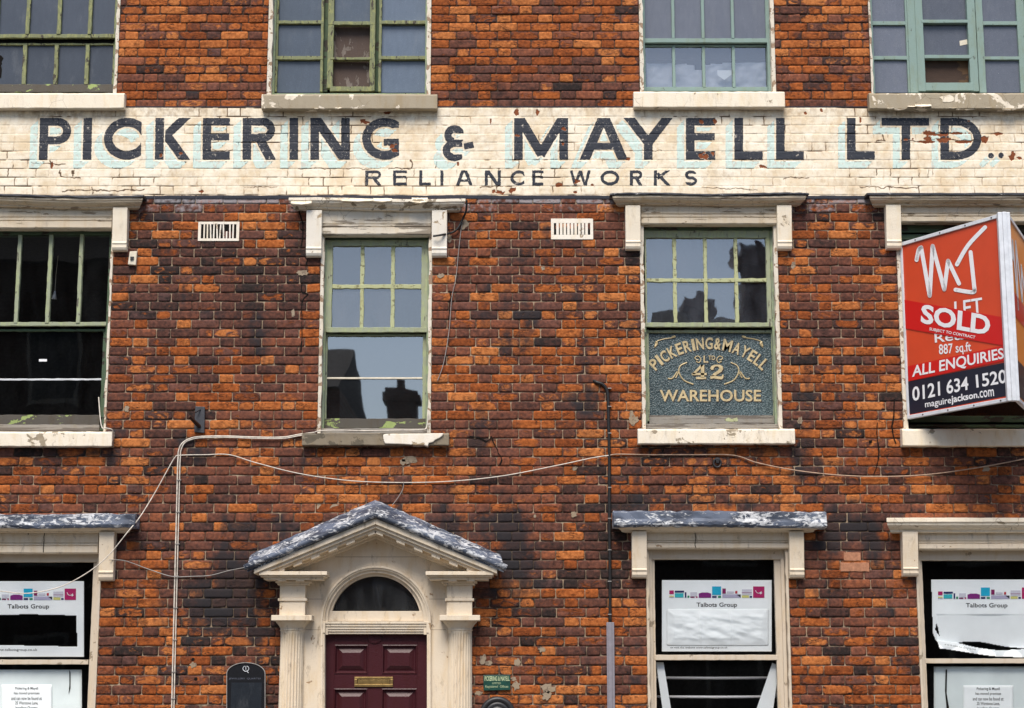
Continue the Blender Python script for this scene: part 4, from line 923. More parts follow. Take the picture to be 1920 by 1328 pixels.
cornice(w, -200, 249, 983, 999, .15, M['door_cream'], 'cornice', None, .0012); MB().profile([(.0, WZ(964, .1)), (.12, WZ(963, .15)), (.165, WZ(966, .165)), (.17, WZ(976, .17)), (.178, WZ(984, .178)), (.165, WZ(990, .165)), (.0, WZ(990, .165))], WX(-205, 975, .16), WX(254, 975, .16), 40, lambda t: .004*math.sin(t*8)-.006*((t*3.2) % 1 > .93), .004).build('lead_roof', M['lead'], w, .004)
ground_window('G3', 'cream sash window on the ground floor right of the door with a taped group notice', 0, 0, [(1217, 1030, 1478, 1049)], 0, [(1224, 1046, 1460, 1232), (1224, 1234, 1460, 1440)], 0,
              None, (1212, 1481, 997, 1029), [(1185, 1213, 996, 1084), (1480.5, 1508, 996, 1084)], 'lead', [(1217, 1047, 1229, 1440), (1455, 1047, 1475, 1440), (1226, 1228, 1458, 1238)])
joint_line(w, 1307, 999, 1028, .041, yG)
cornice(w, 1157, 1538, 984, 998, .15, M['door_cream'], 'cornice', None, .0012); MB().profile([(.0, WZ(958, .1)), (.12, WZ(958, .15)), (.165, WZ(961, .165)), (.168, WZ(973, .168)), (.18, WZ(979, .18)), (.18, WZ(985, .18)), (.165, WZ(989, .165)), (.0, WZ(989, .165))], WX(1150, 975, .16), WX(1550, 975, .16), 40, lambda t: .005*math.sin(t*5)-.006*((t*3.2) % 1 > .93), .004).build('lead_roof', M['lead'], w, .004)
ground_window('G4', 'cream sash window on the ground floor at right with torn paper notices', 0, 0, [(1724, 1031, 1990, 1051)], 0, [(1731, 1048, 1990, 1238), (1731, 1240, 1990, 1440)], 0,
              None, (1722, 1992, 997, 1031), [(1693, 1722, 997, 1081), (1992, 2020, 997, 1081)], 'cream', [(1725, 1050, 1734, 1440), (1975, 1050, 1988, 1440), (1733, 1235, 1980, 1244)])
cornice(w, 1662, 2050, 971, 999, .16, M['cream'], 'cornice', None, .001)

# ---- air bricks
def vent(x0, y0, x1, y1, slots, label, broken):
    m = MB(); d = .006; X0, X1, Z0, Z1 = WX(x0, y0, d), WX(x1, y0, d), WZ(y1, d), WZ(y0, d); bw = (X1-X0)*.07; bh = (Z1-Z0)*(.13 if broken else .22)
    m.box(X0, X1, -.01, d, Z0, Z0+bh); m.box(X0, X1, -.01, d, Z1-bh, Z1); m.box(X0, X0+bw, -.01, d, Z0+bh, Z1-bh); m.box(X1-bw, X1, -.01, d, Z0+bh, Z1-bh)
    n = slots; iw = X1-X0-2*bw; gapf = .55 if broken else .28
    for i in range(n-1):
        c = X0+bw+iw*(i+1)/n; hw = iw/n*(1-gapf)/2; j = random.uniform(-.004, .004) if broken else 0
        if broken and i == 7: m.box(c-hw, c+hw, -.01, d, Z0+bh, Z0+(Z1-Z0)*.5)
        else: m.add([(c-hw+j, -d, Z0+bh), (c+hw+j, -d, Z0+bh), (c+hw-j, -d, Z1-bh), (c-hw-j, -d, Z1-bh), (c-hw+j, .01, Z0+bh), (c+hw+j, .01, Z0+bh), (c+hw-j, .01, Z1-bh), (c-hw-j, .01, Z1-bh)],
                    [(0, 1, 2, 3), (1, 5, 6, 2), (4, 0, 3, 7), (3, 2, 6, 7), (0, 4, 5, 1)])
    o = m.build('air_brick', M['white_slab'], bld, .0015); o['label'] = label
    MB().box(X0+.004, X1-.004, -.004, .0012, Z0+.004, Z1-.004).build('slot', M['dark_hole'], o)
vent(372, 416, 449, 452, 11, 'broken white air brick with wide crooked slots', True); vent(1033, 410, 1112, 449, 10, 'whole white air brick with narrow slots', False)

M['grime'] = mat_plain('grimy_joint', (.22, .15, .09), .9, .1, 0, .4)
# ---- the doorcase
DC = M['door_cream']; cx0 = 704.0
pd = MB().ppx([(531, 1072), (704, 1000), (877, 1072), (877, 1300), (877, 1700), (806, 1700), (806, 1164)]+[(704.5+101*math.cos(R(a)), 1164-101*math.sin(R(a))) for a in range(0, 181, 6)]+[(603, 1700), (531, 1700)], -.02, .02).build('doorcase', DC, bld)
pd['label'] = 'cream painted pedimented doorcase with fluted half columns'
def chev(ya, yb, hw, d0, d1, mat, name, slope=.408, yend=None, bev=.003):
    m = MB(); pts = [(704-hw, ya+slope*hw), (704, ya), (704+hw, ya+slope*hw), (704+hw, yb+slope*hw), (704, yb), (704-hw, yb+slope*hw)]
    f = d1
    for q in ([pts[0], pts[1], pts[4], pts[5]], [pts[1], pts[2], pts[3], pts[4]]): m.ppx(q, d0, d1)
    return m.build(name, mat, pd, bev)
chev(972, 983, 228, .0, .285, DC, 'raking_cornice'); chev(983, 990, 214, .0, .262, DC, 'raking_cornice'); chev(990, 995.5, 206, .0, .235, DC, 'raking_cornice')
chev(995, 1003, 196, .0, .13, DC, 'raking_cornice'); chev(1003, 1009, 184, .0, .075, DC, 'raking_cornice')
dm = MB()
for s in (-1, 1):
    for i in range(7):
        x = s*(14+i*33) if i else s*6
        if abs(x) > 195: continue
        y = 995+.408*abs(x); MB().ppx([(704+x-8, y+.408*8*(-s)*1), (704+x+8, y+.408*8*s), (704+x+8, y+.408*8*s+5.5), (704+x-8, y-.408*8*s+5.5)], .12, .232).build('dentil', DC, pd, .002)
# lead on the pediment: two slopes, their rolled front lips
lm = MB(); lip = MB()
for s in (-1, 1):
    n = 22; top = []; rows = []
    for i in range(n+1):
        t = i/n; hx = 704+s*t*234; ht = 937+t*103+random.uniform(-1.2, 1.2); hb = 965+t*102; wob_ = random.uniform(-.006, .006)
        if i % 5 == 0: wob_ -= .012
        a = P3(hx, ht, .0); b = P3(704+s*t*240, hb-6+.3*random.random(), .29); mid = (a+b)/2+Vector((0, 0, .012+wob_))
        rows.append([a, (a*2+b)/3+Vector((0, -.004, .01+wob_)), (a+2*b)/3+Vector((0, -.002, .006+wob_*.6)), b])
    vs_ = [p for r in rows for p in r]+[p-Vector((0, 0, .05)) for r in rows for p in r]; fs = []; N_ = (n+1)*4
    for i in range(n):
        for q in range(3):
            fs.append((i*4+q, i*4+q+1, i*4+q+5, i*4+q+4)); fs.append((N_+i*4+q, N_+i*4+q+4, N_+i*4+q+5, N_+i*4+q+1))
    for i in range(n): fs += [(i*4, i*4+4, N_+i*4+4, N_+i*4), (i*4+3, N_+i*4+3, N_+i*4+7, i*4+7)]
    fs += [(0, N_, N_+1, 1), (1, N_+1, N_+2, 2), (2, N_+2, N_+3, 3), (n*4, n*4+1, N_+n*4+1, N_+n*4), (n*4+1, n*4+2, N_+n*4+2, N_+n*4+1), (n*4+2, n*4+3, N_+n*4+3, N_+n*4+2)]
    lm.add(vs_, fs)
    lip.tube([P3(704+s*t*246, 964+t*101+random.uniform(-.5, .5), .30) for t in np.linspace(0, 1, 18)], [.026+.003*math.sin(q*1.7) for q in range(18)], 10)
lm.build('lead_roof', M['lead'], pd); lip.build('lead_lip', M['lead'], pd, smooth=True)
# broken horizontal cornices, entablature blocks, capitals, fluted half columns
for s in (-1, 1):
    X_ = (lambda x: x) if s < 0 else (lambda x: 2*704.5-x-1)
    def bx(m, x0, y0, x1, y1, d0, d1): a, b = sorted((X_(x0), X_(x1))); return m.px(a, y0, b, y1, d0, d1, yG)
    m = MB(); bx(m, 483, 1071.5, 611, 1078.5, 0, .27); bx(m, 486, 1078.5, 608, 1082, 0, .25); bx(m, 492, 1082, 604, 1087, 0, .225)
    m.build('cornice', DC, pd, .003)
    for a_ in (518, 552): m = MB(); bx(m, a_, 1086.5, a_+16, 1090, .1, .215); m.build('dentil', DC, pd, .002)
    m = MB(); bx(m, 514, 1088.5, 581, 1093, 0, .165); bx(m, 518, 1093, 577, 1097, 0, .15); bx(m, 523, 1097, 571, 1122, 0, .13); bx(m, 519.5, 1122, 574, 1127, 0, .142); bx(m, 523, 1127, 571, 1154, 0, .13); bx(m, 508, 1153.5, 584, 1163.5, 0, .185)
    m.build('entablature', DC, pd, .003)
    # column: lathe of half a circle with flutes
    xc = WX(X_(546), yG, .11); r0 = (WX(569, yG, .11)-WX(523.5, yG, .11))/2; cap = MB(); sh = MB()
    def ring(r, z, n=96, fl=0.0):
        out = []
        for i in range(n+1):
            a = math.pi*i/n; q = r*(1-fl*(.5-.5*math.cos(a*2*12))**.6); out.append((xc-q*math.cos(a), -(.015+q*math.sin(a)), z))
        return out
    def loft(mb, rings):
        n = len(rings[0]); vs_ = [p for r in rings for p in r]; fs = [(j*n+i, j*n+i+1, (j+1)*n+i+1, (j+1)*n+i) for j in range(len(rings)-1) for i in range(n-1)]; mb.add(vs_, fs)
    z = lambda y: WZ(y, .12)
    loft(cap, [ring(r0*1.42, z(1163)), ring(r0*1.42, z(1165)), ring(r0*1.36, z(1167)), ring(r0*1.2, z(1171)), ring(r0*1.05, z(1176)), ring(r0*1.0, z(1179)), ring(r0*1.045, z(1180)), ring(r0*1.045, z(1182)), ring(r0*.99, z(1183))])
    cap.build('capital', DC, pd, smooth=True)
    zb = 1.62-1.35
    loft(sh, [ring(r0*.99, z(1182.5), fl=0), ring(r0*.99, z(1186), fl=.0), ring(r0*.99, z(1189), fl=.13), ring(r0*1.0, z(1240), fl=.15), ring(r0*1.02, z(1320), fl=.15), ring(r0*1.07, zb, fl=.15)])
    sh.build('column', DC, pd, smooth=True)
    m = MB(); m.box(xc-r0*1.35, xc+r0*1.35, 0, .2, .12, zb); m.build('column_base', DC, pd, .01)
for y in (1123.5, 1181): 
    for xa_, xb_ in ((573, 604), (804, 836)): MB().px(xa_, y-.35, xb_, y+.35, .0195, .0204, yG).build('joint', M['grime'], pd)
MB().px(626, 1044, 784, 1044.8, .0195, .0204, yG).build('joint', M['grime'], pd)
for x in (283/1, 1343, 1795): pass
# arch mouldings, fanlight, transom
def arc_ring(mb, ro, ri, d0, d1, cy=1164, down=1700):
    pts_o = [(704.5+ro*math.cos(R(a)), cy-ro*math.sin(R(a))) for a in range(0, 181, 5)]; pts_i = [(704.5+ri*math.cos(R(a)), cy-ri*math.sin(R(a))) for a in range(0, 181, 5)]
    o = [(704.5+ro, down)]+pts_o+[(704.5-ro, down)]; i_ = [(704.5+ri, down)]+pts_i+[(704.5-ri, down)]
    for k in range(len(o)-1): mb.ppx([o[k], o[k+1], i_[k+1], i_[k]], d0, d1)
m = MB(); arc_ring(m, 103, 99.5, -.0, .05); arc_ring(m, 99.5, 96, -.06, .038); m.build('architrave', DC, pd)
m = MB(); arc_ring(m, 96, 90, -.08, .015, down=1190); m.build('arch_lining', DC, pd)
m = MB(); arc_ring(m, 90, 84, -.1, -.02, down=1150); m.build('fanlight_frame', DC, pd)
m = MB(); fan = [(704.5+85*math.cos(R(a)), 1164-85*math.sin(R(a))) for a in range(10, 171, 5)]; m.ppx(fan, -.075, -.07); m.build('fanlight', M['glass_fan'], pd)
m = MB(); m.px(614, 1146, 795, 1165, -.1, -.015, yG); m.build('transom', DC, pd, .003)
m = MB()
for i, (y0, y1, d) in enumerate([(1165.5, 1170, .03), (1170, 1175, .022), (1175, 1180, .014), (1180, 1184.5, .006), (1184.5, 1189, -.004)]): m.px(604.5+i*.8, y0, 803.5-i*.8, y1, -.1, d, yG)
m.build('moulded_rail', DC, pd, .003)
for s in (-1, 1): MB().px(704.5+s*98-3, 1166, 704.5+s*98+3, 1187, -.02, .045, yG).build('console', DC, pd, .003)
# the door
zs_ = .16
def dz(y): return WZ(y, -.06)
def dxx(x): return WX(x, yG, -.06)
m = MB(); DF = -.06
panels = [(628, 691, 1209, 1264), (717, 783, 1209, 1264), (628, 691, 1291, 1420), (717, 783, 1291, 1420), (628, 691, 1445, 1580), (717, 783, 1445, 1580)]
ysplit = [1188, 1209, 1264, 1291, 1420, 1445, 1580]; m.box(dxx(606), dxx(628), -.1, DF, zs_, dz(1188)); m.box(dxx(783), dxx(802), -.1, DF, zs_, dz(1188)); m.box(dxx(691), dxx(717), -.1, DF, zs_, dz(1188))
for a, b in ((1188, 1209), (1264, 1291), (1420, 1445)):
    m.box(dxx(628), dxx(691), -.1, DF, dz(b), dz(a)); m.box(dxx(717), dxx(783), -.1, DF, dz(b), dz(a))
m.box(dxx(628), dxx(691), -.1, DF, zs_, dz(1580)); m.box(dxx(717), dxx(783), -.1, DF, zs_, dz(1580))
door = m.build('door', M['maroon'], bld, .002); door['label'] = 'maroon panelled door with brass letter plate'
for (a, b, t, c) in panels:
    m = MB(); x0, x1, z1, z0 = dxx(a), dxx(b), dz(t), dz(c)
    def lv(i, d): return [(x0+i, -d, z0+i), (x1-i, -d, z0+i), (x1-i, -d, z1-i), (x0+i, -d, z1-i)]
    L = [lv(0, DF+.003), lv(.008, DF+.006), lv(.014, DF-.012), lv(.02, DF-.02), lv(.028, DF-.02), lv(.062, DF-.002), lv(.064, DF-.0005)]; vs_ = [p for q in L for p in q]; fs = []
    for k in range(len(L)-1):
        for q in range(4): fs.append((k*4+q, k*4+(q+1) % 4, k*4+4+(q+1) % 4, k*4+4+q))
    fs.append(tuple(range(len(vs_)-4, len(vs_)))); m.add(vs_, fs); m.build('panel', M['maroon'], door)
m = MB(); DPX = lambda x0, y0, x1, y1, d0, d1: m.px(x0, y0, x1, y1, d0, d1, yG)
DPX(666, 1269.5, 738, 1273.5, -.07, -.048); DPX(666, 1283, 738, 1288, -.07, -.048); DPX(666, 1273.5, 671, 1283, -.07, -.048); DPX(733, 1273.5, 738, 1283, -.07, -.048); DPX(672, 1274.5, 732, 1282.5, -.07, -.053)
m.build('letter_plate', M['brass'], door, .002)
m = MB(); ov = lambda rx, ry, d0, d1: m.ppx([(702.5+rx*math.cos(R(a)), 1199+ry*math.sin(R(a))) for a in range(0, 360, 12)], d0, d1)
ov(12.5, 8, -.065, -.052); ov(11, 6.6, -.055, -.0495); m.build('oval_boss', M['maroon'], door, .0015)
m = MB(); m.box(dxx(590), dxx(820), -.1, .25, .0, .155); m.build('doorstep', M['stone_plain'], bld, .01)

# ---- smears of cement, cracks and curling paint
M['cement'] = mat_paint('cement_smear', (.3, .235, .165), (.2, .15, .105), .4, 22, .2, crack=False)
def blob(cx, cy, rx, ry, seed):
    q = np.random.default_rng(seed); n = 16; rr_ = 1+q.uniform(-.32, .28, n); return [(cx+rx*rr_[i]*math.cos(2*math.pi*i/n), cy+ry*rr_[i]*math.sin(2*math.pi*i/n)) for i in range(n)]
for i, (x, y, rx, ry) in enumerate([(1189, 788, 9, 9), (1184, 776, 4, 6), (1018, 503, 4, 4), (237, 767, 5, 6), (567, 512, 10, 5), (549, 588, 3, 8), (826, 517, 7, 4), (768, 862, 13, 8), (755, 866, 6, 6), (905, 1236, 6, 9), (916, 1244, 6, 5), (968, 1286, 7, 9), (963, 1273, 5, 5), (1016, 1218, 6, 5),
                                   (970, 1242, 6, 7), (1028, 1292, 12, 9), (1025, 1305, 8, 9), (1500, 789, 5, 7), (1487, 498, 4, 6), (1076, 965, 5, 6), (898, 1300, 7, 5), (362, 1247, 6, 5), (1078, 878, 5, 4), (870, 420, 8, 10), (843, 447, 4, 8), (1850, 880, 8, 5), (1003, 968, 3, 3)]):
    MB().ppx(blob(x, y, rx, ry, i), .0, .0032).build('cement_patch', M['cement'], bld)
for pts in ([(880, 818), (897, 820), (912, 828), (921, 818), (928, 835), (934, 850), (941, 862), (937, 872)], [(1677, 748), (1676, 780), (1672, 800), (1674, 812), (1680, 832)], [(1645, 792), (1646, 830), (1647, 860), (1638, 890)], [(843, 545), (846, 556), (842, 566), (841, 600)], [(572, 480), (577, 488), (574, 497)], [(566, 532), (566, 548), (578, 552), (566, 566), (566, 590)], [(566, 590), (566, 640), (564, 660)], [(545, 388), (560, 394), (568, 420), (565, 462)]):
    m = MB()
    for a, b in zip(pts[:-1], pts[1:]):
        mx_, my_ = (a[0]+b[0])/2+random.uniform(-2, 2), (a[1]+b[1])/2+random.uniform(-1.5, 1.5); wd = random.uniform(.7, 1.5)
        for p, q in ((a, (mx_, my_)), ((mx_, my_), b)):
            dx, dy = q[0]-p[0], q[1]-p[1]; L = math.hypot(dx, dy)+1e-6; nx_, ny_ = -dy/L*wd, dx/L*wd; m.add([P3(p[0]+nx_, p[1]+ny_, .0042), P3(q[0]+nx_, q[1]+ny_, .0042), P3(q[0]-nx_, q[1]-ny_, .0042), P3(p[0]-nx_, p[1]-ny_, .0042)], [(0, 1, 2, 3)])
    m.build('crack', M['dark_hole'], bld)
for x, y in ((362, 1236), (367, 1273), (1632, 828)): MB().ppx(blob(x, y, 3, 3, x), 0, .0045).build('plug_hole', M['dark_hole'], bld)
for y0, y1, x0, x1 in ((1036, 1052, 1582, 1614), (1055, 1072, 1576, 1630)): MB().wob(x0, y0, x1, y1, -.02, .0045, None, .003, 6).build('replaced_brick', mat_plain('pale_pink_brick', (.38, .18, .105), .9, .2, 0, .3, 40), bld, .003)
def flake(x0, x1, y, drop, d, lift, mat='cream'):
    n = 8; vs_ = []; fs = []; q = np.random.default_rng(int(x0))
    for i in range(n+1):
        x = x0+(x1-x0)*i/n; w_ = q.uniform(-.8, .8); b = P3(x, y+w_*.5, d); c = P3(x+q.uniform(-1, 1), y+drop*(1-.5*abs(i/n-.4))+w_, d+lift); e = P3(x+q.uniform(-1, 1), y+drop*.75*(1-.6*abs(i/n-.5)), d+lift*1.6); vs_ += [b, c, e]
    for i in range(n):
        for k in range(2): fs.append((i*3+k, i*3+k+1, i*3+3+k+1, i*3+3+k))
    m = MB().add(vs_, fs); o = m.build('paint_flake', M[mat], bld, smooth=True); so_ = o.modifiers.new('thickness', 'SOLIDIFY'); so_.thickness = .002
for a in ((1664, 1676, 198, 7, .07, .012), (1677, 1699, 200, 7, .06, .015), (1702, 1718, 198, 3, .08, .012), (1716, 1746, 196, 5, .084, .02), (1780, 1794, 199, 5, .07, .012), (1793, 1828, 201, 6, .06, .012), (1846, 1860, 199, 4, .07, .012), (1880, 1906, 200, 8, .065, .016), (1860, 1880, 200, 3, .06, .01),
          (590, 598, 200, 5, .075, .012), (628, 640, 199, 6, .075, .014), (545, 588, 201, 3, .06, .008), (700, 735, 372, 8, .128, .012), (772, 802, 371, 12, .12, .018), (545, 585, 374, 12, .12, .014), (640, 700, 373, 6, .13, .01)): flake(*a)
MB().ppx(blob(1775, 186, 12, 7, 5), .08, .0875).build('paint_flake', M['cream'], bld)

# ---- dark rooms behind the glass
m = MB(); rx0, rx1 = XL+.1, XR-.1
for (za, zb_) in ((.3, WZ(985)), (WZ(850), WZ(350)), (WZ(215), WZ(-260))):
    for (a, b) in ((rx0, rx1),):
        y0, y1 = .22, 4.0; v = [(a, y0, za), (b, y0, za), (b, y1, za), (a, y1, za), (a, y0, zb_), (b, y0, zb_), (b, y1, zb_), (a, y1, zb_)]
        m.add(v, [(0, 1, 2, 3), (4, 7, 6, 5), (2, 6, 7, 3), (1, 5, 6, 2), (0, 3, 7, 4)])
m.build('interior', M['room'], bld)
# light-tight inner face of the wall around the openings
xs = sorted(set([rx0, rx1]+[q for a in OL for q in a[:2]])); zz = sorted(set([0.0, ZTOP]+[min(max(q, 0), ZTOP) for a in OL for q in a[2:]])); m = MB()
for i in range(len(xs)-1):
    for j in range(len(zz)-1):
        xc, zc = (xs[i]+xs[i+1])/2, (zz[j]+zz[j+1])/2
        if xs[i+1]-xs[i] < .001 or zz[j+1]-zz[j] < .001 or any(a < xc < b and c < zc < e for a, b, c, e in OL): continue
        m.add([(xs[i], .2, zz[j]), (xs[i+1], .2, zz[j]), (xs[i+1], .2, zz[j+1]), (xs[i], .2, zz[j+1])], [(0, 1, 2, 3)])
m.build('inner_wall', M['room'], bld)

# ------------------------------------------------------------------ things on and in the building
# crumpled sheet behind the third top window
def sheet(name, x0, y0, x1, y1, d, mat, nx=24, ny=16, amp=.01, ref=None, keep=None, freq=.05, seed=0, bulge=None, parent=None):
    xs = np.linspace(x0, x1, nx+1); ys = np.linspace(y0, y1, ny+1); vs_ = []; fs = []
    for y in ys:
        for x in xs:
            dd = d+amp*(float(vnoise(x*freq+seed, y*freq*1.2+x*freq*.5, seed, 3))-.5)*2
            if bulge: dd += bulge(x, y)
            X, Z = (WX(x, ref if ref else y, d), WZ(y, d)); vs_.append((X, -dd, Z))
    for j in range(ny):
        for i in range(nx):
            if keep and not keep((xs[i]+xs[i+1])/2, (ys[j]+ys[j+1])/2): continue
            a = j*(nx+1)+i; fs.append((a, a+nx+1, a+nx+2, a+1))
    m = MB(); m.add(vs_, fs); o = m.build(name, mat, parent, smooth=True)
    so_ = o.modifiers.new('thickness', 'SOLIDIFY'); so_.thickness = .001; return o
o = sheet('curtain', 1212, 118, 1436, 170, -.22, M['curtain'], 60, 24, .035, yT, lambda x, y: y > 118+4*math.sin(x*.03)+ (8 if 1300 < x < 1322 else 0), .045, 3)
tag(o, 'crumpled white sheet behind lower panes of the blue green top window', 'sheet')
o = MB().ppx([(1345, 132), (1372, 132), (1372, 140), (1358, 150), (1345, 141)], -.165, -.164).build('paper_scrap', M['paper']); tag(o, 'small white paper scrap with pointed bottom against the sheet', 'paper scrap')

# pull cord lamp inside the dark window
lamp = empty('pendant_lamp', P3(101, 556, -.7)); tag(lamp, 'white lampless ceiling pendant on a cord inside the dark left window', 'pendant lamp')
MB().tube([P3(109, 480, -.7), P3(105, 515, -.7), P3(103, 548, -.7)], .0035, 6).build('cord', M['white_plastic'], lamp)
MB().tube([P3(103, 546, -.7), P3(102.5, 552, -.7), P3(101.5, 561, -.7)], [.008, .012, .024], 12).build('lamp_holder', M['white_vinyl'], lamp, smooth=True)

# agent's V-shaped board ----------------------------------------------------
# its far edge stands at the wall, its near edge a little over half a metre out
zt, zb2 = WZ(460, .02), WZ(781, .02)
def solve_d(z, py):
    lo, hi = .0, 3.0
    for _ in range(60):
        mid = (lo+hi)/2
        if proj(0, z, mid)[1] > py: lo = mid
        else: hi = mid
    return lo
dn = (solve_d(zt, 405)+solve_d(zb2, 746))/2
A0 = Vector((WX(1698, 620, .02), -.02, 0)); A1 = Vector((WX(1890, 575, dn), -dn, 0)); UX = (A1-A0); LEN = UX.length; UX.normalize(); NRM = Vector((UX.y, -UX.x, 0)); NRM = NRM if NRM.y < 0 else -NRM
B1 = A1+Vector((.03, 0, 0)); B0 = Vector((WX(1934, 620, .02), -.02, 0)); LEN2 = (B0-B1).length; UX2 = (B0-B1).normalized(); N2 = Vector((UX2.y, -UX2.x, 0)); N2 = N2 if N2.y < 0 else -N2
def board_plane(px, py, lift):
    u = (px-960)/F; v = (664-py)/F; r = Vector((u, CP-v*SP, SP+v*CP)); o = Vector((0, -D, ZC)); pt = A0+NRM*lift
    t = (pt-o).dot(NRM)/r.dot(NRM); return o+r*t
sb = empty('sale_board', (A1.x, A1.y, zb2)); tag(sb, 'red and navy sold board of an estate agent projecting from the wall at right', 'sale board')
def slab(mb, O, U, N, s0, s1, z0, z1, t0, t1):
    c = [O+U*s+N*t for s, t in ((s0, t0), (s1, t0), (s1, t1), (s0, t1))]; v = [(p.x, p.y, z0) for p in c]+[(p.x, p.y, z1) for p in c]
    mb.add(v, [(0, 3, 2, 1), (4, 5, 6, 7), (0, 1, 5, 4), (1, 2, 6, 5), (2, 3, 7, 6), (3, 0, 4, 7)])
slab_ = MB(); slab(slab_, A0, UX, NRM, .0, LEN, zb2, zt, -.012, .0); slab_.build('panel', M['red_panel'], sb)
s2 = MB(); slab(s2, B1, UX2, N2, .0, LEN2, zb2, zt, -.012, .0); s2.build('panel', M['orange_panel'], sb)
fr = MB(); slab(fr, A0, UX, NRM, -.01, LEN, zt-.008, zt+.022, -.02, .012); slab(fr, A0, UX, NRM, -.01, LEN, zb2-.022, zb2+.008, -.02, .012); slab(fr, A0, UX, NRM, -.016, .006, zb2-.02, zt+.02, -.02, .010)
slab(fr, B1, UX2, N2, 0, LEN2, zt-.008, zt+.022, -.02, .012); slab(fr, B1, UX2, N2, 0, LEN2, zb2-.022, zb2+.008, -.02, .012); fr.build('frame', M['alu'], sb, .003)
for z_ in (zt+.007, zb2-.007):
    for q in (.15, .4, .65, .9):
        c = A0+UX*LEN*q+NRM*.012; MB().tube([(c.x, c.y, z_), (c.x+NRM.x*.004, c.y+NRM.y*.004, z_)], .006, 8).build('screw', M['rust'], sb)
po = MB()
for k, (a, b, t) in enumerate(((-.045, -.012, .016), (-.012, .022, .026), (.022, .05, .014))): slab(po, A1, Vector((1, 0, 0)), Vector((0, -1, 0)), a, b, zb2-.026, zt+.026, -.03, t)
po.build('corner_post', M['alu'], sb, .004)
def bpoly(mb, pts, lift, th=.0015):
    n = len(pts); f = [board_plane(x, y, lift) for x, y in pts]; b = [board_plane(x, y, lift-th) for x, y in pts]
    mb.add(f+b, [tuple(range(n)), tuple(range(2*n-1, n-1, -1))]+[(i, i+n, (i+1) % n+n, (i+1) % n) for i in range(n)])
def bstroke(mb, pts, wpx, lift):
    pts = smooth_path([Vector((x, y, 0)) for x, y in pts], 5) if len(pts) > 2 else [Vector((x, y, 0)) for x, y in pts]
    def thick(i): return wpx/2
    L_, R_ = [], []
    for i, p in enumerate(pts):
        t = (pts[min(i+1, len(pts)-1)]-pts[max(i-1, 0)]).normalized(); n = Vector((-t.y, t.x, 0))*thick(i); L_.append(p+n); R_.append(p-n)
    for i in range(len(pts)-1): mb.add([board_plane(q.x, q.y, lift) for q in (L_[i], L_[i+1], R_[i+1], R_[i])], [(0, 1, 2, 3)])
    for p in pts:                                          # round joins and ends
        mb.add([board_plane(p.x+wpx/2*math.cos(R(a)), p.y+wpx/2*math.sin(R(a)), lift+.0004) for a in range(0, 360, 30)], [tuple(range(12))])
def bl(): return MB()
nv = MB(); bpoly(nv, [(1702, 716), (1893, 678), (1897, 741), (1706, 777)], .002); nv.build('navy_strip', M['navy_panel'], sb)
lg = MB()
def zc_(x, y): return (1420+x/3.794, 340+y/3.794)
for st_ in ([(1133, 560), (1148, 490), (1165, 470)], [(1165, 470), (1226, 815)], [(1226, 815), (1247, 460)], [(1247, 460), (1330, 770)], [(1330, 770), (1357, 565)], [(1357, 565), (1435, 728)],
            [(1420, 592), (1500, 455), (1620, 328)], [(1517, 505), (1545, 770)], [(1545, 770), (1530, 790), (1410, 772)]):
    bstroke(lg, [zc_(*q) for q in st_], 7.6, .003)
lg.build('logo_mark', M['white_vinyl'], sb)
tx = MB(); BP = board_plane
flat_text(tx, 'LET', [(1789, 566), (1841, 558), (1843, 586), (1790, 596)], BP, .0025, .012)
flat_text(tx, 'Retail', [(1752, 626), (1826, 616), (1827, 634), (1753, 643)], BP, .0025, .012)
flat_text(tx, '887 sq.ft', [(1760, 646), (1820, 641), (1822, 664), (1761, 671)], BP, .0025, .012)
tx.build('lettering', M['white_vinyl'], sb); tx = MB()
flat_text(tx, '0121', [(1710, 726), (1762, 715), (1763, 742), (1711, 753)], BP, .0035, .018); flat_text(tx, '634', [(1774, 712.5), (1815, 706), (1816, 731), (1775, 739.5)], BP, .0035, .018); flat_text(tx, '1520', [(1829, 703), (1886, 692), (1888, 718), (1831, 727.5)], BP, .0035, .018)
tx.build('phone_number', M['white_vinyl'], sb); tx = MB()
flat_text(tx, 'maguire', [(1734, 753), (1783, 744.5), (1784, 760), (1735, 768)], BP, .0035, .01); flat_text(tx, 'jackson', [(1783, 742), (1832, 734), (1833, 750), (1784, 760)], BP, .0035, .025); flat_text(tx, '.com', [(1833, 734), (1863, 729.5), (1864, 743), (1834, 747)], BP, .0035, .01)
tx.build('web_address', M['white_vinyl'], sb)
m = MB(); bpoly(m, [(1694, 562), (1891, 597), (1891, 650), (1697, 616)], .005); stk = m.build('sold_sticker', M['red_sticker'], sb)
m = MB(); flat_text(m, 'SOLD', [(1728, 570), (1858, 592), (1855, 630), (1726, 606)], BP, .007, .035); flat_text(m, 'SUBJECT TO CONTRACT', [(1743, 614), (1829, 630), (1828, 637), (1742, 621)], BP, .007, .015); m.build('lettering', M['white_vinyl'], stk)
m = MB(); bpoly(m, [(1702, 687), (1896, 645), (1897, 674), (1703, 715)], .005); stk = m.build('enquiries_sticker', M['red_sticker'], sb)
m = MB(); flat_text(m, 'ALL ENQUIRIES', [(1711, 686), (1881, 652), (1883, 676), (1710, 711)], BP, .007, .02); m.build('lettering', M['white_vinyl'], stk)
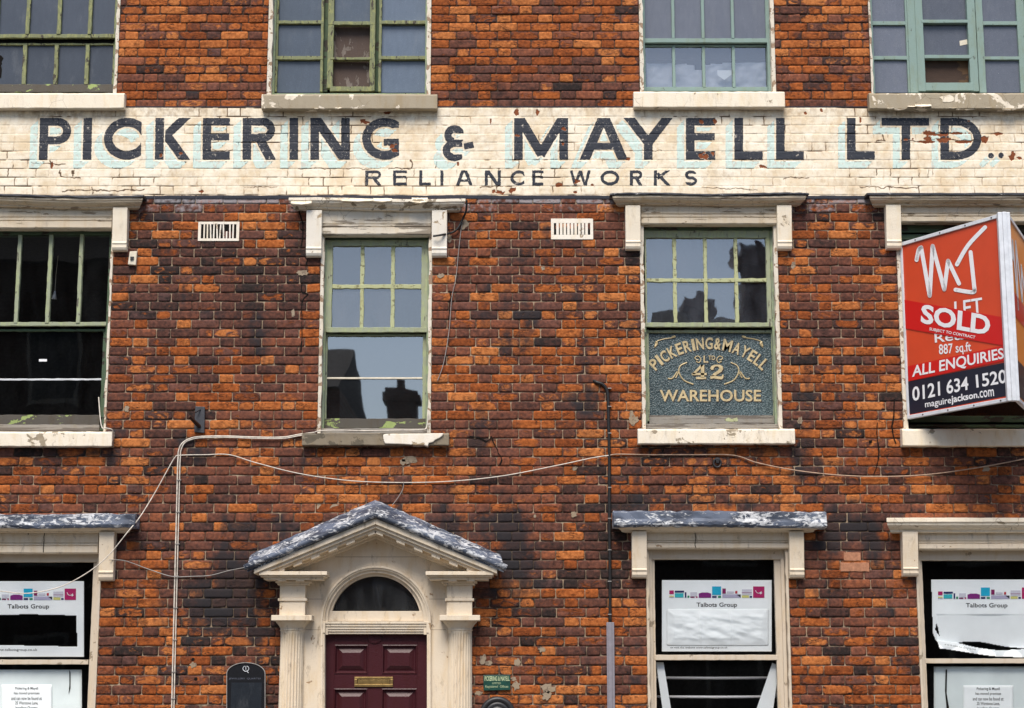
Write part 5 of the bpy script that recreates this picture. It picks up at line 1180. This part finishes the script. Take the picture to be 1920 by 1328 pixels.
# the other face: logo strokes, sticker and navy foot seen very obliquely
m = MB(); H_ = zt-zb2
def f2(s, h, lift=.003): p = B1+UX2*s*LEN2+N2*lift; return Vector((p.x, p.y, zb2+h*H_))
def st2(a, b, wd=.03):
    pa, pb = f2(*a), f2(*b); t = (pb-pa).normalized(); n = t.cross(N2)*wd; m.add([pa+n, pb+n, pb-n, pa-n], [(0, 1, 2, 3)])
for a, b in (((.16, .78), (.2, .9)), ((.2, .9), (.32, .52)), ((.32, .52), (.36, .92)), ((.36, .92), (.55, .6)), ((.55, .6), (.6, .82)), ((.6, .82), (.75, .62))): st2(a, b)
m.build('logo_mark', M['white_vinyl'], sb)
m = MB(); m.add([f2(.02, .46), f2(.98, .46), f2(.98, .58), f2(.02, .6)], [(0, 1, 2, 3)]); m.build('sold_sticker', M['red_sticker'], sb)
m = MB(); m.add([f2(.02, .02), f2(.98, .02), f2(.98, .22), f2(.02, .22)], [(0, 1, 2, 3)]); m.build('navy_strip', M['navy_panel'], sb)

# cables --------------------------------------------------------------------
def cable(name, pts, r, mat, label, cat='cable', n=8, seg=7):
    m = MB().tube(smooth_path([P3(x, y, d) for x, y, d in pts], n), r, seg); o = m.build(name, mat, smooth=True); tag(o, label, cat); return o
cable('cable', [(-60, 1110, .2), (0, 1109, .2), (40, 1113, .2), (75, 1110, .2), (120, 1098, .2), (170, 1070, .2), (205, 1040, .2), (240, 997, .2), (262, 970, .12), (290, 925, .03), (315, 880, .02), (328, 858, .02), (338, 854, .02), (385, 853, .02), (430, 853, .02), (480, 868, .025), (560, 888, .025),
                (650, 901, .025), (740, 905, .025), (840, 903, .025), (940, 893, .025), (1040, 874, .025), (1110, 859, .022), (1143, 854, .022)], .0042, M['white_cable'], 'thin white cable sagging over the bricks above the door pediment')
cable('cable', [(1143, 854, .02), (1160, 852, .02), (1220, 853, .015), (1300, 853, .015), (1375, 854, .015), (1420, 868, .02), (1490, 882, .02), (1570, 891, .02), (1650, 894, .02), (1740, 890, .02), (1840, 876, .02), (1935, 858, .02), (2030, 840, .02)], .005, M['tan_cable'], 'thin dull cable sagging over the bricks between the right hand windows')
cd = empty('cable_pair', P3(332, 900, .02)); tag(cd, 'pair of white cables running down the wall left of the door', 'cable')
pa = [(334, 856), (335, 845), (341, 832), (355, 823), (375, 819), (420, 818), (480, 820), (530, 820), (560, 815), (590, 811)]
for k, off in ((0, 0), (1, 4.2)):
    pts = [(320.5+off*.9, 1420, .015), (322+off, 1328, .015), (325+off, 1200, .015), (328+off, 1080, .015), (331+off, 960, .015), (333+off, 880, .015)]+[(x+off*(1 if i < 3 else .3), y+(off*.55 if i > 2 else 0), .018) for i, (x, y) in enumerate(pa)]
    MB().tube(smooth_path([P3(*p) for p in pts], 6), .0058 if k == 0 else .005, 8).build('cable', M['white_cable'], cd, smooth=True)
for y in (900, 960, 1020, 1080, 1140, 1200, 1260, 1310): x = 334.5-(y-860)*.0275; MB().px(x-1.5, y-.8, x+6, y+.8, 0, .025).build('clip', M['grey_cable'], cd)
cable('cable', [(588, 812, .05), (600, 808, .085), (640, 807, .085), (690, 808, .085), (740, 807, .085), (790, 806, .085), (800, 800, .04), (803, 770, .03)], .005, M['white_cable'], 'white cable end lying along the bare stone sill above the door')
cable('cable', [(185, 745, .0), (190, 798, .06), (200, 803, .085), (210, 806, .08), (215, 818, .03)], .0045, M['white_cable'], 'short white cable stub hanging off the left sill end')
cable('cable', [(205, 1050, .1), (235, 1052, .03), (280, 1068, .02), (322, 1081, .03), (360, 1081, .02), (395, 1079, .02), (430, 1070, .05), (462, 1064, .2)], .0036, M['grey_cable'], 'thin grey wire sagging from the left bracket to the pediment tip')
cable('cable', [(757, 904, .03), (755, 918, .02), (745, 935, .02), (735, 948, .03)], .003, M['grey_cable'], 'thin loose wire dropping to the pediment roof')
cable('cable', [(875, 375, .13), (874, 395, .1), (868, 410, .03), (857, 430, .03), (845, 437, .03), (826, 441, .1), (812, 443, .1)], .009, M['black_cable'], 'black cable bundle wrapped round the bracket of the narrow window')
cable('cable', [(872, 396, .04), (866, 420, .012), (860, 470, .012), (855, 520, .012), (847, 560, .012), (842, 620, .012), (832, 680, .012), (820, 715, .012)], .003, M['grey_cable'], 'thin grey wire hanging down the bricks right of the narrow window')
blk = empty('power_cable', P3(1143, 900, .01)); tag(blk, 'thick black cable clipped down the wall into grey trunking', 'cable')
MB().tube(smooth_path([P3(x, y, d) for x, y, d in [(1113, 714, -.01), (1119, 717, .012), (1130, 721, .015), (1137, 730, .014), (1140, 745, .014), (1141, 790, .014), (1142.5, 855, .014), (1142.5, 950, .014), (1143.5, 1050, .014), (1144, 1170, .014)]], 8), .0135, 8).build('cable', M['black_cable'], blk, smooth=True)
for y in (728, 762, 812, 914, 972, 1031, 1090, 1152): MB().px(1140, y-.8, 1146.5, y+.8, 0, .0285).build('clip', M['grey_cable'], blk)
tr = MB(); X0, X1 = WX(1138, 1240, .035), WX(1152.5, 1240, .035); tr.box(X0, X1, .0, .022, 0, WZ(1167, .03)); tr.box(X0+.012, X1-.02, .022, .03, 0, WZ(1167, .03)); t_ = tr.build('cable_trunking', M['trunking'], None, .003)
tag(t_, 'lilac grey cable trunking running down to the pavement', 'cable trunking')
# iron wall bracket, wall box, ring
ib = empty('iron_bracket', P3(373, 787, .0)); tag(ib, 'rusty black iron sign bracket with broken arm on wall above white cables', 'bracket')
m = MB(); m.ppx([(366, 762), (384, 763), (383, 812), (364, 810)], 0, .02); m.build('plate', mat_plain('grey_iron_plate', (.05, .052, .06), .5, .4), ib, .003)
MB().tube([P3(374, 800, .02), P3(366, 792, .07), P3(355, 781, .14)], [.016, .016, .013], 6).build('arm', M['rust'], ib); MB().tube([P3(376, 768, .02), P3(366, 774, .07)], .005, 6).build('stay', M['black_iron'], ib)
bx_ = empty('sensor_box', P3(247, 485, .0)); tag(bx_, 'small tilted white plastic box on the bricks below the left bracket', 'wall box')
MB().ppx([(243, 471.5), (257, 471), (254.5, 497), (239.5, 496)], 0, .035).build('body', M['white_plastic'], bx_, .004); MB().ppx([(244, 481), (251, 481), (250, 487), (244, 488)], .035, .045).build('button', M['black_iron'], bx_, .002)
m = MB().tube([P3(1345+7*math.cos(R(a)), 868+8*math.sin(R(a)), .012) for a in range(0, 361, 24)], .008, 6); m.ppx([(1342, 858), (1349, 858), (1348, 868), (1343, 868)], 0, .018); o = m.build('iron_ring', M['black_iron']); tag(o, 'small grey iron ring fixed in the bricks below the gilt lettered window', 'iron ring')
# arched notice board, plaque, round wall fitting ----------------------------------
nb = empty('notice_board', P3(461, 1300, 0)); tag(nb, 'black notice board with arched top and dark slate panel left of the door', 'notice board')
def arched(x0, x1, yt, ys, yb):
    c = (x0+x1)/2; h = (x1-x0)/2; return [(x1, yb), (x1, ys)]+[(c+h*math.cos(R(a)), ys-(ys-yt)*math.sin(R(a))) for a in range(10, 171, 8)]+[(x0, ys), (x0, yb)]
MB().ppx(arched(424.5, 497.5, 1242, 1263, 1440), 0, .035).build('backboard', mat_plain('black_sign_enamel', (.006, .0065, .009), .5, .25), nb, .004)
m = MB(); oo = arched(424.5, 497.5, 1242, 1263, 1440); ii = arched(425.7, 496.3, 1243.3, 1263.5, 1440)
for k in range(len(oo)-1): m.ppx([oo[k], oo[k+1], ii[k+1], ii[k]], .035, .041)
m.build('rim', M['grey_cable'], nb)
MB().px(431.5, 1280, 489, 1440, .035, .039).build('slate', mat_frost('dusty_slate', (.013, .016, .022), (.034, .042, .054)), nb); NBP = on_wall(.036)
m = MB(); flat_text(m, 'JEWELLERY  QUARTER', rect(429, 1271, 490, 1275), NBP, .001, .0); m.build('lettering', mat_plain('faded_letters', (.09, .1, .13), .6), nb)
m = MB(); m.tube([P3(461+5.5*math.cos(R(a)), 1254+5*math.sin(R(a)), .038) for a in range(-70, 251, 20)], .0028, 6); m.tube([P3(461, 1249, .038), P3(461, 1256, .038)], .0028, 6); m.tube([P3(462, 1258, .038), P3(466, 1262, .038)], .0028, 6); m.build('emblem', M['alu'], nb)
pq = empty('name_plaque', P3(931, 1280, 0)); tag(pq, 'small green nameplate with gold lettering right of the door', 'plaque')
MB().ppx([(906, 1266), (957, 1265.5), (957, 1294), (907, 1295)], 0, .02).build('plate', mat_plain('green_enamel', (.012, .06, .045), .35, .5), pq, .002); NP = on_wall(.0205)
m = MB(); flat_text(m, 'PICKERING & MAYELL', rect(908.5, 1268, 955.5, 1277), NP, .001, .03); flat_text(m, 'LIMITED', rect(923, 1279.5, 939, 1283), NP, .001, .0); flat_text(m, 'Registered  Offices', rect(910, 1285, 953, 1291), NP, .001, .0); m.build('lettering', mat_plain('pale_gold', (.42, .5, .3), .5), pq)
ln = empty('wall_fitting', P3(933, 1340, 0)); tag(ln, 'round black wall fitting with raised rings at the bottom edge right of the door', 'wall fitting')
def disc(prof, name, mat):
    c0 = P3(933, 1340.5, 0); m = MB(); vs_ = []; fs = []; n = 40
    for (r, d) in prof:
        for q in range(n): vs_.append((c0.x+r*math.cos(2*math.pi*q/n), -d, c0.z+r*math.sin(2*math.pi*q/n)))
    for k in range(len(prof)-1):
        for q in range(n): fs.append((k*n+q, k*n+(q+1) % n, (k+1)*n+(q+1) % n, (k+1)*n+q))
    m.add(vs_, fs); return m.build(name, mat, ln, smooth=True)
disc([(.142, 0), (.144, .03), (.138, .05), (.125, .058), (.11, .055), (.1, .045)], 'rim', M['black_iron']); disc([(.102, .04), (.098, .05), (.085, .056), (.07, .052), (.062, .05), (.05, .065), (.03, .075), (.0005, .078)], 'dome', M['black_iron'])
# posters behind the ground floor glass ---------------------------------------
PD = -.13
def logo(parent, x0, y0, s, mirror_cut=None):
    """strip of coloured blocks, x0,y0 = lower left in photo pixels; s = scale"""
    items = [(0, 7, 8.5, 14, 'magenta'), (0, 1.5, 8.5, 4, 'yellow'), (0, 0, 8.5, 1.5, 'lilac'), (10.5, 10, 28, 13.5, 'navy'), (10.5, .5, 27, 8.5, 'turq'), (29.5, 0, 32.5, 10.5, 'navy'), (34.5, 0, 38, 4, 'green'), (40, 3, 53, 10.5, 'pale'), (40, 0, 48, 2, 'plum'), (50.5, 0, 53.5, 2.5, 'magenta'),
             (81.5, 5.5, 98.5, 21.5, 'cyan'), (81.5, 0, 90, 3.5, 'navy'), (92.5, 0, 98.5, 3.5, 'green'), (101, 8, 107.5, 17.5, 'plum'), (109.5, 8.5, 123, 12.5, 'pale'), (101, 0, 136, 6.5, 'lilac'), (125.5, 8, 129.5, 13, 'red'), (138, 5.5, 157, 16, 'pale'), (138, 0, 151.5, 4.5, 'yellow'), (153, 0, 157.5, 3.5, 'navy'), (159.5, 0, 181, 21.5, 'magenta')]
    grp = {}
    for (a, b, c, e, k) in items: grp.setdefault(k, MB()).ppx([(x0+a*s, y0-b*s), (x0+c*s, y0-b*s), (x0+c*s, y0-e*s), (x0+a*s, y0-e*s)], PD+.001, PD+.0025)
    grp.setdefault('purple', MB()).ppx([(x0+56*s, y0), (x0+79.5*s, y0), (x0+79.5*s, y0-8*s), (x0+73*s, y0-10*s), (x0+62*s, y0-10*s), (x0+56*s, y0-8*s)], PD+.001, PD+.0025)
    grp.setdefault('plum', MB()).ppx([(x0+138*s, y0-9*s), (x0+157*s, y0-9*s), (x0+157*s, y0-10*s), (x0+138*s, y0-10*s)], PD+.0025, PD+.003)
    grp.setdefault('black', MB()).ppx([(x0+128*s, y0-6*s), (x0+136*s, y0-6*s), (x0+136*s, y0)], PD+.0025, PD+.003)
    wt = grp.setdefault('white', MB()); wt.tube([P3(x0+(170+6*math.cos(R(a)))*s, y0-(15.5+7*math.sin(R(a)))*s, PD+.003) for a in range(190, 331, 20)], .003, 5); wt.ppx([(x0+171*s, y0-9*s), (x0+174*s, y0-6.5*s), (x0+177*s, y0-9*s), (x0+174*s, y0-11.5*s)], PD+.0025, PD+.0035)
    for k, mb in grp.items(): mb.build('logo_block', M['white_vinyl'] if k == 'white' else M['ink_'+k], parent)
PP = on_wall(PD)
def poster(name, x0, y0, x1, y1, label, lx, ly, tx0, tx1, ty, keep=None, bulge=None, seed=1):
    o = sheet(name, x0, y0, x1, y1, PD-.002, M['paper'], 150, 110, .0008, None, keep, .05, seed, bulge); tag(o, label, 'poster'); logo(o, lx, ly, .985)
    m = MB(); flat_text(m, 'Talbots Group', rect(tx0, ty, tx1, ty+10.5), PP, .0015, .012); m.build('lettering', M['ink'], o); return o
def rr_in(x, y, x0, y0, x1, y1, r):
    dx = max(x0+r-x, 0, x-(x1-r)); dy = max(y0+r-y, 0, y-(y1-r)); return dx*dx+dy*dy < r*r
p1 = poster('poster', -110, 1090, 157.5, 1232, 'white group poster in left window with its middle cut away to black', -36, 1125, 14, 92, 1133,
            keep=lambda x, y: not (y > 1155-2.5*math.sin((x+40)/60) and y < 1211+(x-60)*.02 and x < 144+(y-1180)*.02) and y < 1233-(1-x/158)*14*0)
m = MB(); flat_text(m, 'or visit the website www.talbotsgroup.co.uk', rect(-75, 1216, 70, 1222), PP, .0015, .0); m.build('lettering', M['ink'], p1)
p3 = poster('poster', 1241, 1088, 1447, 1222, 'white group poster half covered by a crumpled blank sheet, right of the door', 1255, 1121, 1306, 1382, 1130)
m = MB(); flat_text(m, 'or visit the website www.talbotsgroup.co.uk', rect(1257, 1212.5, 1364, 1217), PP, .0015, .0); m.build('lettering', M['ink'], p3)
def crump(x, y):
    e = min(x-1250, 1441-x, y-1142, 1211-y); q = min(1, max(0, e/14)); fold = sum(.005*math.exp(-((x-f-(y-1175)*.05)/2.2)**2) for f in (1313, 1370))
    r = .020*float(vnoise(x*.018+y*.05, y*.075-x*.035, 77, 2))+.008*float(vnoise(x*.05-y*.06, y*.1+x*.04, 78, 3))
    return .002+q*(r+fold)
ov_ = sheet('blank_sheet', 1250, 1142, 1441, 1211, PD, M['paper'], 96, 44, .001, None, lambda x, y: rr_in(x, y, 1250, 1142, 1441, 1211, 5), .06, 5, crump); tag(ov_, 'crumpled blank white sheet with two folds taped over the poster right of door', 'paper sheet')
def inpoly(x, y, P):
    c = False; n = len(P)
    for i in range(n):
        (x0, y0), (x1, y1) = P[i], P[(i+1) % n]
        if (y0 > y) != (y1 > y) and x < (x1-x0)*(y-y0)/(y1-y0)+x0: c = not c
    return c
def sp2(pts, n=6): return [(p.x, p.y) for p in smooth_path([Vector((x, y, 0)) for x, y in pts], n)]
G4_OUT = [(1746, 1087), (1960, 1087)]+sp2([(1960, 1233), (1920, 1233), (1861, 1231), (1807, 1223), (1775, 1218), (1760, 1217)])+sp2([(1760, 1217), (1758, 1208), (1753, 1197), (1749, 1187)])+[(1748, 1153)]
G4_LENS = sp2([(1796, 1206), (1815, 1203), (1841, 1204), (1872, 1210), (1895, 1214), (1920, 1216)])+sp2([(1920, 1217), (1895, 1219), (1863, 1219), (1828, 1214), (1796, 1206)])
G4_SLIT = [(1756, 1168), (1753, 1181), (1763, 1193), (1760, 1178)]
def g4keep(x, y): return inpoly(x, y, G4_OUT) and not inpoly(x, y, G4_LENS) and not inpoly(x, y, G4_SLIT)
def g4b(x, y):
    rib = 1205+12*math.sin(min(1, max(0, (x-1760)/150))*1.57)
    if y > rib-3: return .018+.012*math.sin((y-rib)/9)+.006*math.sin(x*.13)
    if y > 1153 and x > 1757: return -.006-.02*math.sin(min(1, (y-1153)/50)*1.4)+.004*math.sin(x*.05)
    return 0
p4 = poster('poster', 1746, 1087, 1960, 1236, 'white group poster with a torn curling strip along its foot in the far right window', 1759, 1123, 1811, 1889, 1131, keep=g4keep, bulge=g4b, seed=9)
m = MB(); flat_text(m, 'or visit the website www.talbotsgroup.co.uk', [(1772, 1206), (1830, 1216), (1829, 1221), (1771, 1211)], on_wall(PD+.036), .0015, .0); m.build('lettering', M['ink'], p4)
def notice(x0, y0, x1, sheetbox, label, lab2, slit):
    bs = sheet('backing_sheet', *sheetbox, PD-.014, M['paper_grey'], 40, 40, .004, None, None, .03, 4 if x0 < 900 else 8); tag(bs, label, 'paper sheet')
    MB().ppx(slit, PD-.0085, PD-.007).build('slit', M['dark_hole'], bs)
    n = sheet('notice', x0, y0, x1, 1440, PD-.003, M['paper'], 20, 30, .0012, None, None, .04, 2); tag(n, lab2, 'notice'); cx = (x0+x1)/2; m = MB()
    for i, (t, wd) in enumerate((('Pickering & Mayell', 43), ('has moved premises', 48), ('and can now be found at:', 58), ('25 Warstone Lane,', 43), ('Jewellery Quarter,', 43))):
        flat_text(m, t, rect(cx-wd/2, y0+4+i*9.1, cx+wd/2, y0+10.5+i*9.1), on_wall(PD), .0005, .005)
    m.build('lettering', M['ink'], n)
notice(3, 1284, 97, (-110, 1256, 153.5, 1440), 'pale grey backing sheet behind the lower panes of left ground window', 'printed change of premises notice in the left ground window', [(130, 1256), (132, 1262), (132, 1290), (128.5, 1302), (130, 1285)])
notice(1806, 1285, 1900, (1751, 1250, 1960, 1440), 'pale grey backing sheet behind lower panes of far right window', 'printed change of premises notice in the far right window', [(1773, 1256), (1776, 1255), (1775, 1300), (1780, 1330), (1775, 1330), (1772, 1295)])
# window bars and torn paper in the lower sash right of the door
for y, lab in ((1271, 'upper white security bar inside the window right of door'), (1306.5, 'lower white security bar inside the window right of door')):
    o = MB().tube([P3(1222, y, -.3), P3(1340, y+.7, -.3), P3(1462, y, -.3)], .011, 8).build('security_bar', M['white_vinyl'], None, smooth=True); tag(o, lab, 'window bar', 'bars across the window right of the door')
for pts, lab in (([(1230, 1242), (1244, 1242), (1258, 1328), (1275, 1440), (1256, 1440), (1242, 1328)], 'narrow torn paper strip hanging at left side of window right of door'), ([(1448, 1243), (1461, 1248), (1450, 1328), (1440, 1440), (1392, 1440), (1419, 1328)], 'wide torn paper strip hanging at right side of window right of door')):
    o = MB().ppx(pts, -.145, -.143).build('paper_strip', M['paper'], None); tag(o, lab, 'paper strip')

# ------------------------------------------------------------------ street and the houses opposite (seen in the glass)
def mat_street(name, c, sc=40):
    k = NT(name); n = k.noise(scale=sc, detail=5); c_ = k.mix(n, tuple(q*.7 for q in c), tuple(q*1.3 for q in c)); k.bump(n, .4, .004); return k.fin(c_, .9, .2)
gm = MB(); gm.add([(-80, -80, -.13), (80, -80, -.13), (80, 30, -.13), (-80, 30, -.13)], [(0, 1, 2, 3)]); o = gm.build('road', mat_street('asphalt', (.055, .055, .056))); tag(o, kind='structure')
o = MB().box(-60, 60, .0, 2.4, -.13, .0).build('pavement', mat_street('paving', (.22, .21, .19), 8), None, .01); tag(o, kind='structure')
o = MB().box(-60, 60, 14.0, 17.6, -.13, .0).build('far_pavement', mat_street('far_paving', (.22, .21, .19), 8), None, .01); tag(o, kind='structure')
def mat_far():
    k = NT('far_brick'); b = k.n.new('ShaderNodeTexBrick'); k.put(b.inputs['Vector'], k.pos); sc = k.n.new('ShaderNodeMapping'); sc.inputs['Rotation'].default_value = (R(90), 0, 0); k.t.links.new(k.pos, sc.inputs[0]); k.t.links.new(sc.outputs[0], b.inputs['Vector'])
    b.inputs['Color1'].default_value = (.1, .032, .02, 1); b.inputs['Color2'].default_value = (.055, .022, .017, 1); b.inputs['Mortar'].default_value = (.1, .08, .06, 1); b.inputs['Scale'].default_value = 4.4; return k.fin(b.outputs[0], .9, .2)
M['far'] = mat_far(); M['slate'] = mat_plain('roof_slate', (.02, .021, .024), .9, .1)
FY = 18.0                                    # distance of the opposite front from this wall
def house(x0, x1, eave, ridge, label, chims, depth=7.0):
    h = empty('brick_house', ((x0+x1)/2, -FY, 0)); tag(h, label, 'house')
    MB().box(x0, x1, FY, FY+depth, 0, eave).build('wall', M['far'], h)
    m = MB(); y0, y1, ym = -FY+.25, -FY-depth-.25, -FY-depth/2
    m.add([(x0, y0, eave), (x1, y0, eave), (x1, ym, ridge), (x0, ym, ridge), (x0, y1, eave), (x1, y1, eave)], [(0, 1, 2, 3), (3, 2, 5, 4), (0, 3, 4), (1, 5, 2), (0, 4, 5, 1)]); rf = m.build('roof', M['slate'], h)
    for (cx, cw, ct, cy) in chims:
        m = MB(); m.box(cx-cw/2, cx+cw/2, cy-.35, cy+.35, ridge-1.8, ct-.25); m.box(cx-cw/2-.09, cx+cw/2+.09, cy-.42, cy+.42, ct-.25, ct-.1); m.box(cx-cw/2-.03, cx+cw/2+.03, cy-.37, cy+.37, ct-.1, ct); c = m.build('chimney', M['far'], rf)
        MB().tube([(cx, -cy, ct), (cx, -cy, ct+.22)], .09, 10).build('chimney_pot', M['far'], c)
    for i in range(int((x1-x0)/2.2)):
        xx = x0+1.1+i*2.2
        for z in (1.2, 3.9)+((6.9,) if eave > 8.5 else ()):
            if z+1.5 > eave: continue
            f = MB(); f.box(xx-.5, xx+.5, FY-.03, FY+.02, z, z+1.5); fr_ = f.build('window', M['frame_cream'], h); MB().box(xx-.42, xx+.42, FY-.04, FY-.028, z+.08, z+1.42).build('pane', M['black_film'], fr_)
def mir(px, py, b): return W(px, py, -b)      # mirrored point b metres behind the glass
xa = mir(686, 700, FY+5.9)[0]; house(-14, mir(250, 600, FY)[0], 9.6, 11.2, 'tall dark brick house opposite, left end of the terrace', [])
house(mir(250, 600, FY)[0]+.02, xa, 7.2, mir(640, 652, FY+3)[1], 'middle brick house opposite with a high ridge', [], 6.0)
cx_, cz_ = mir(753, 729, FY+3); rz = mir(757, 786, FY+3)[1]
c3x, c3z = mir(1425, 470, FY+3); c4x, c4z = mir(1312, 565, FY+3)
house(xa+.02, c3x-2.2, rz-1.6, rz, 'low brick house opposite with one broad chimney', [(cx_, .6, cz_, FY+3), (c4x, .5, c4z, FY+3)], 6.0)
house(c3x-2.18, 16, 7.0, mir(1425, 590, FY+3)[1], 'brick house opposite with a tall chimney stack', [(c3x, .8, c3z, FY+3)], 6.0)
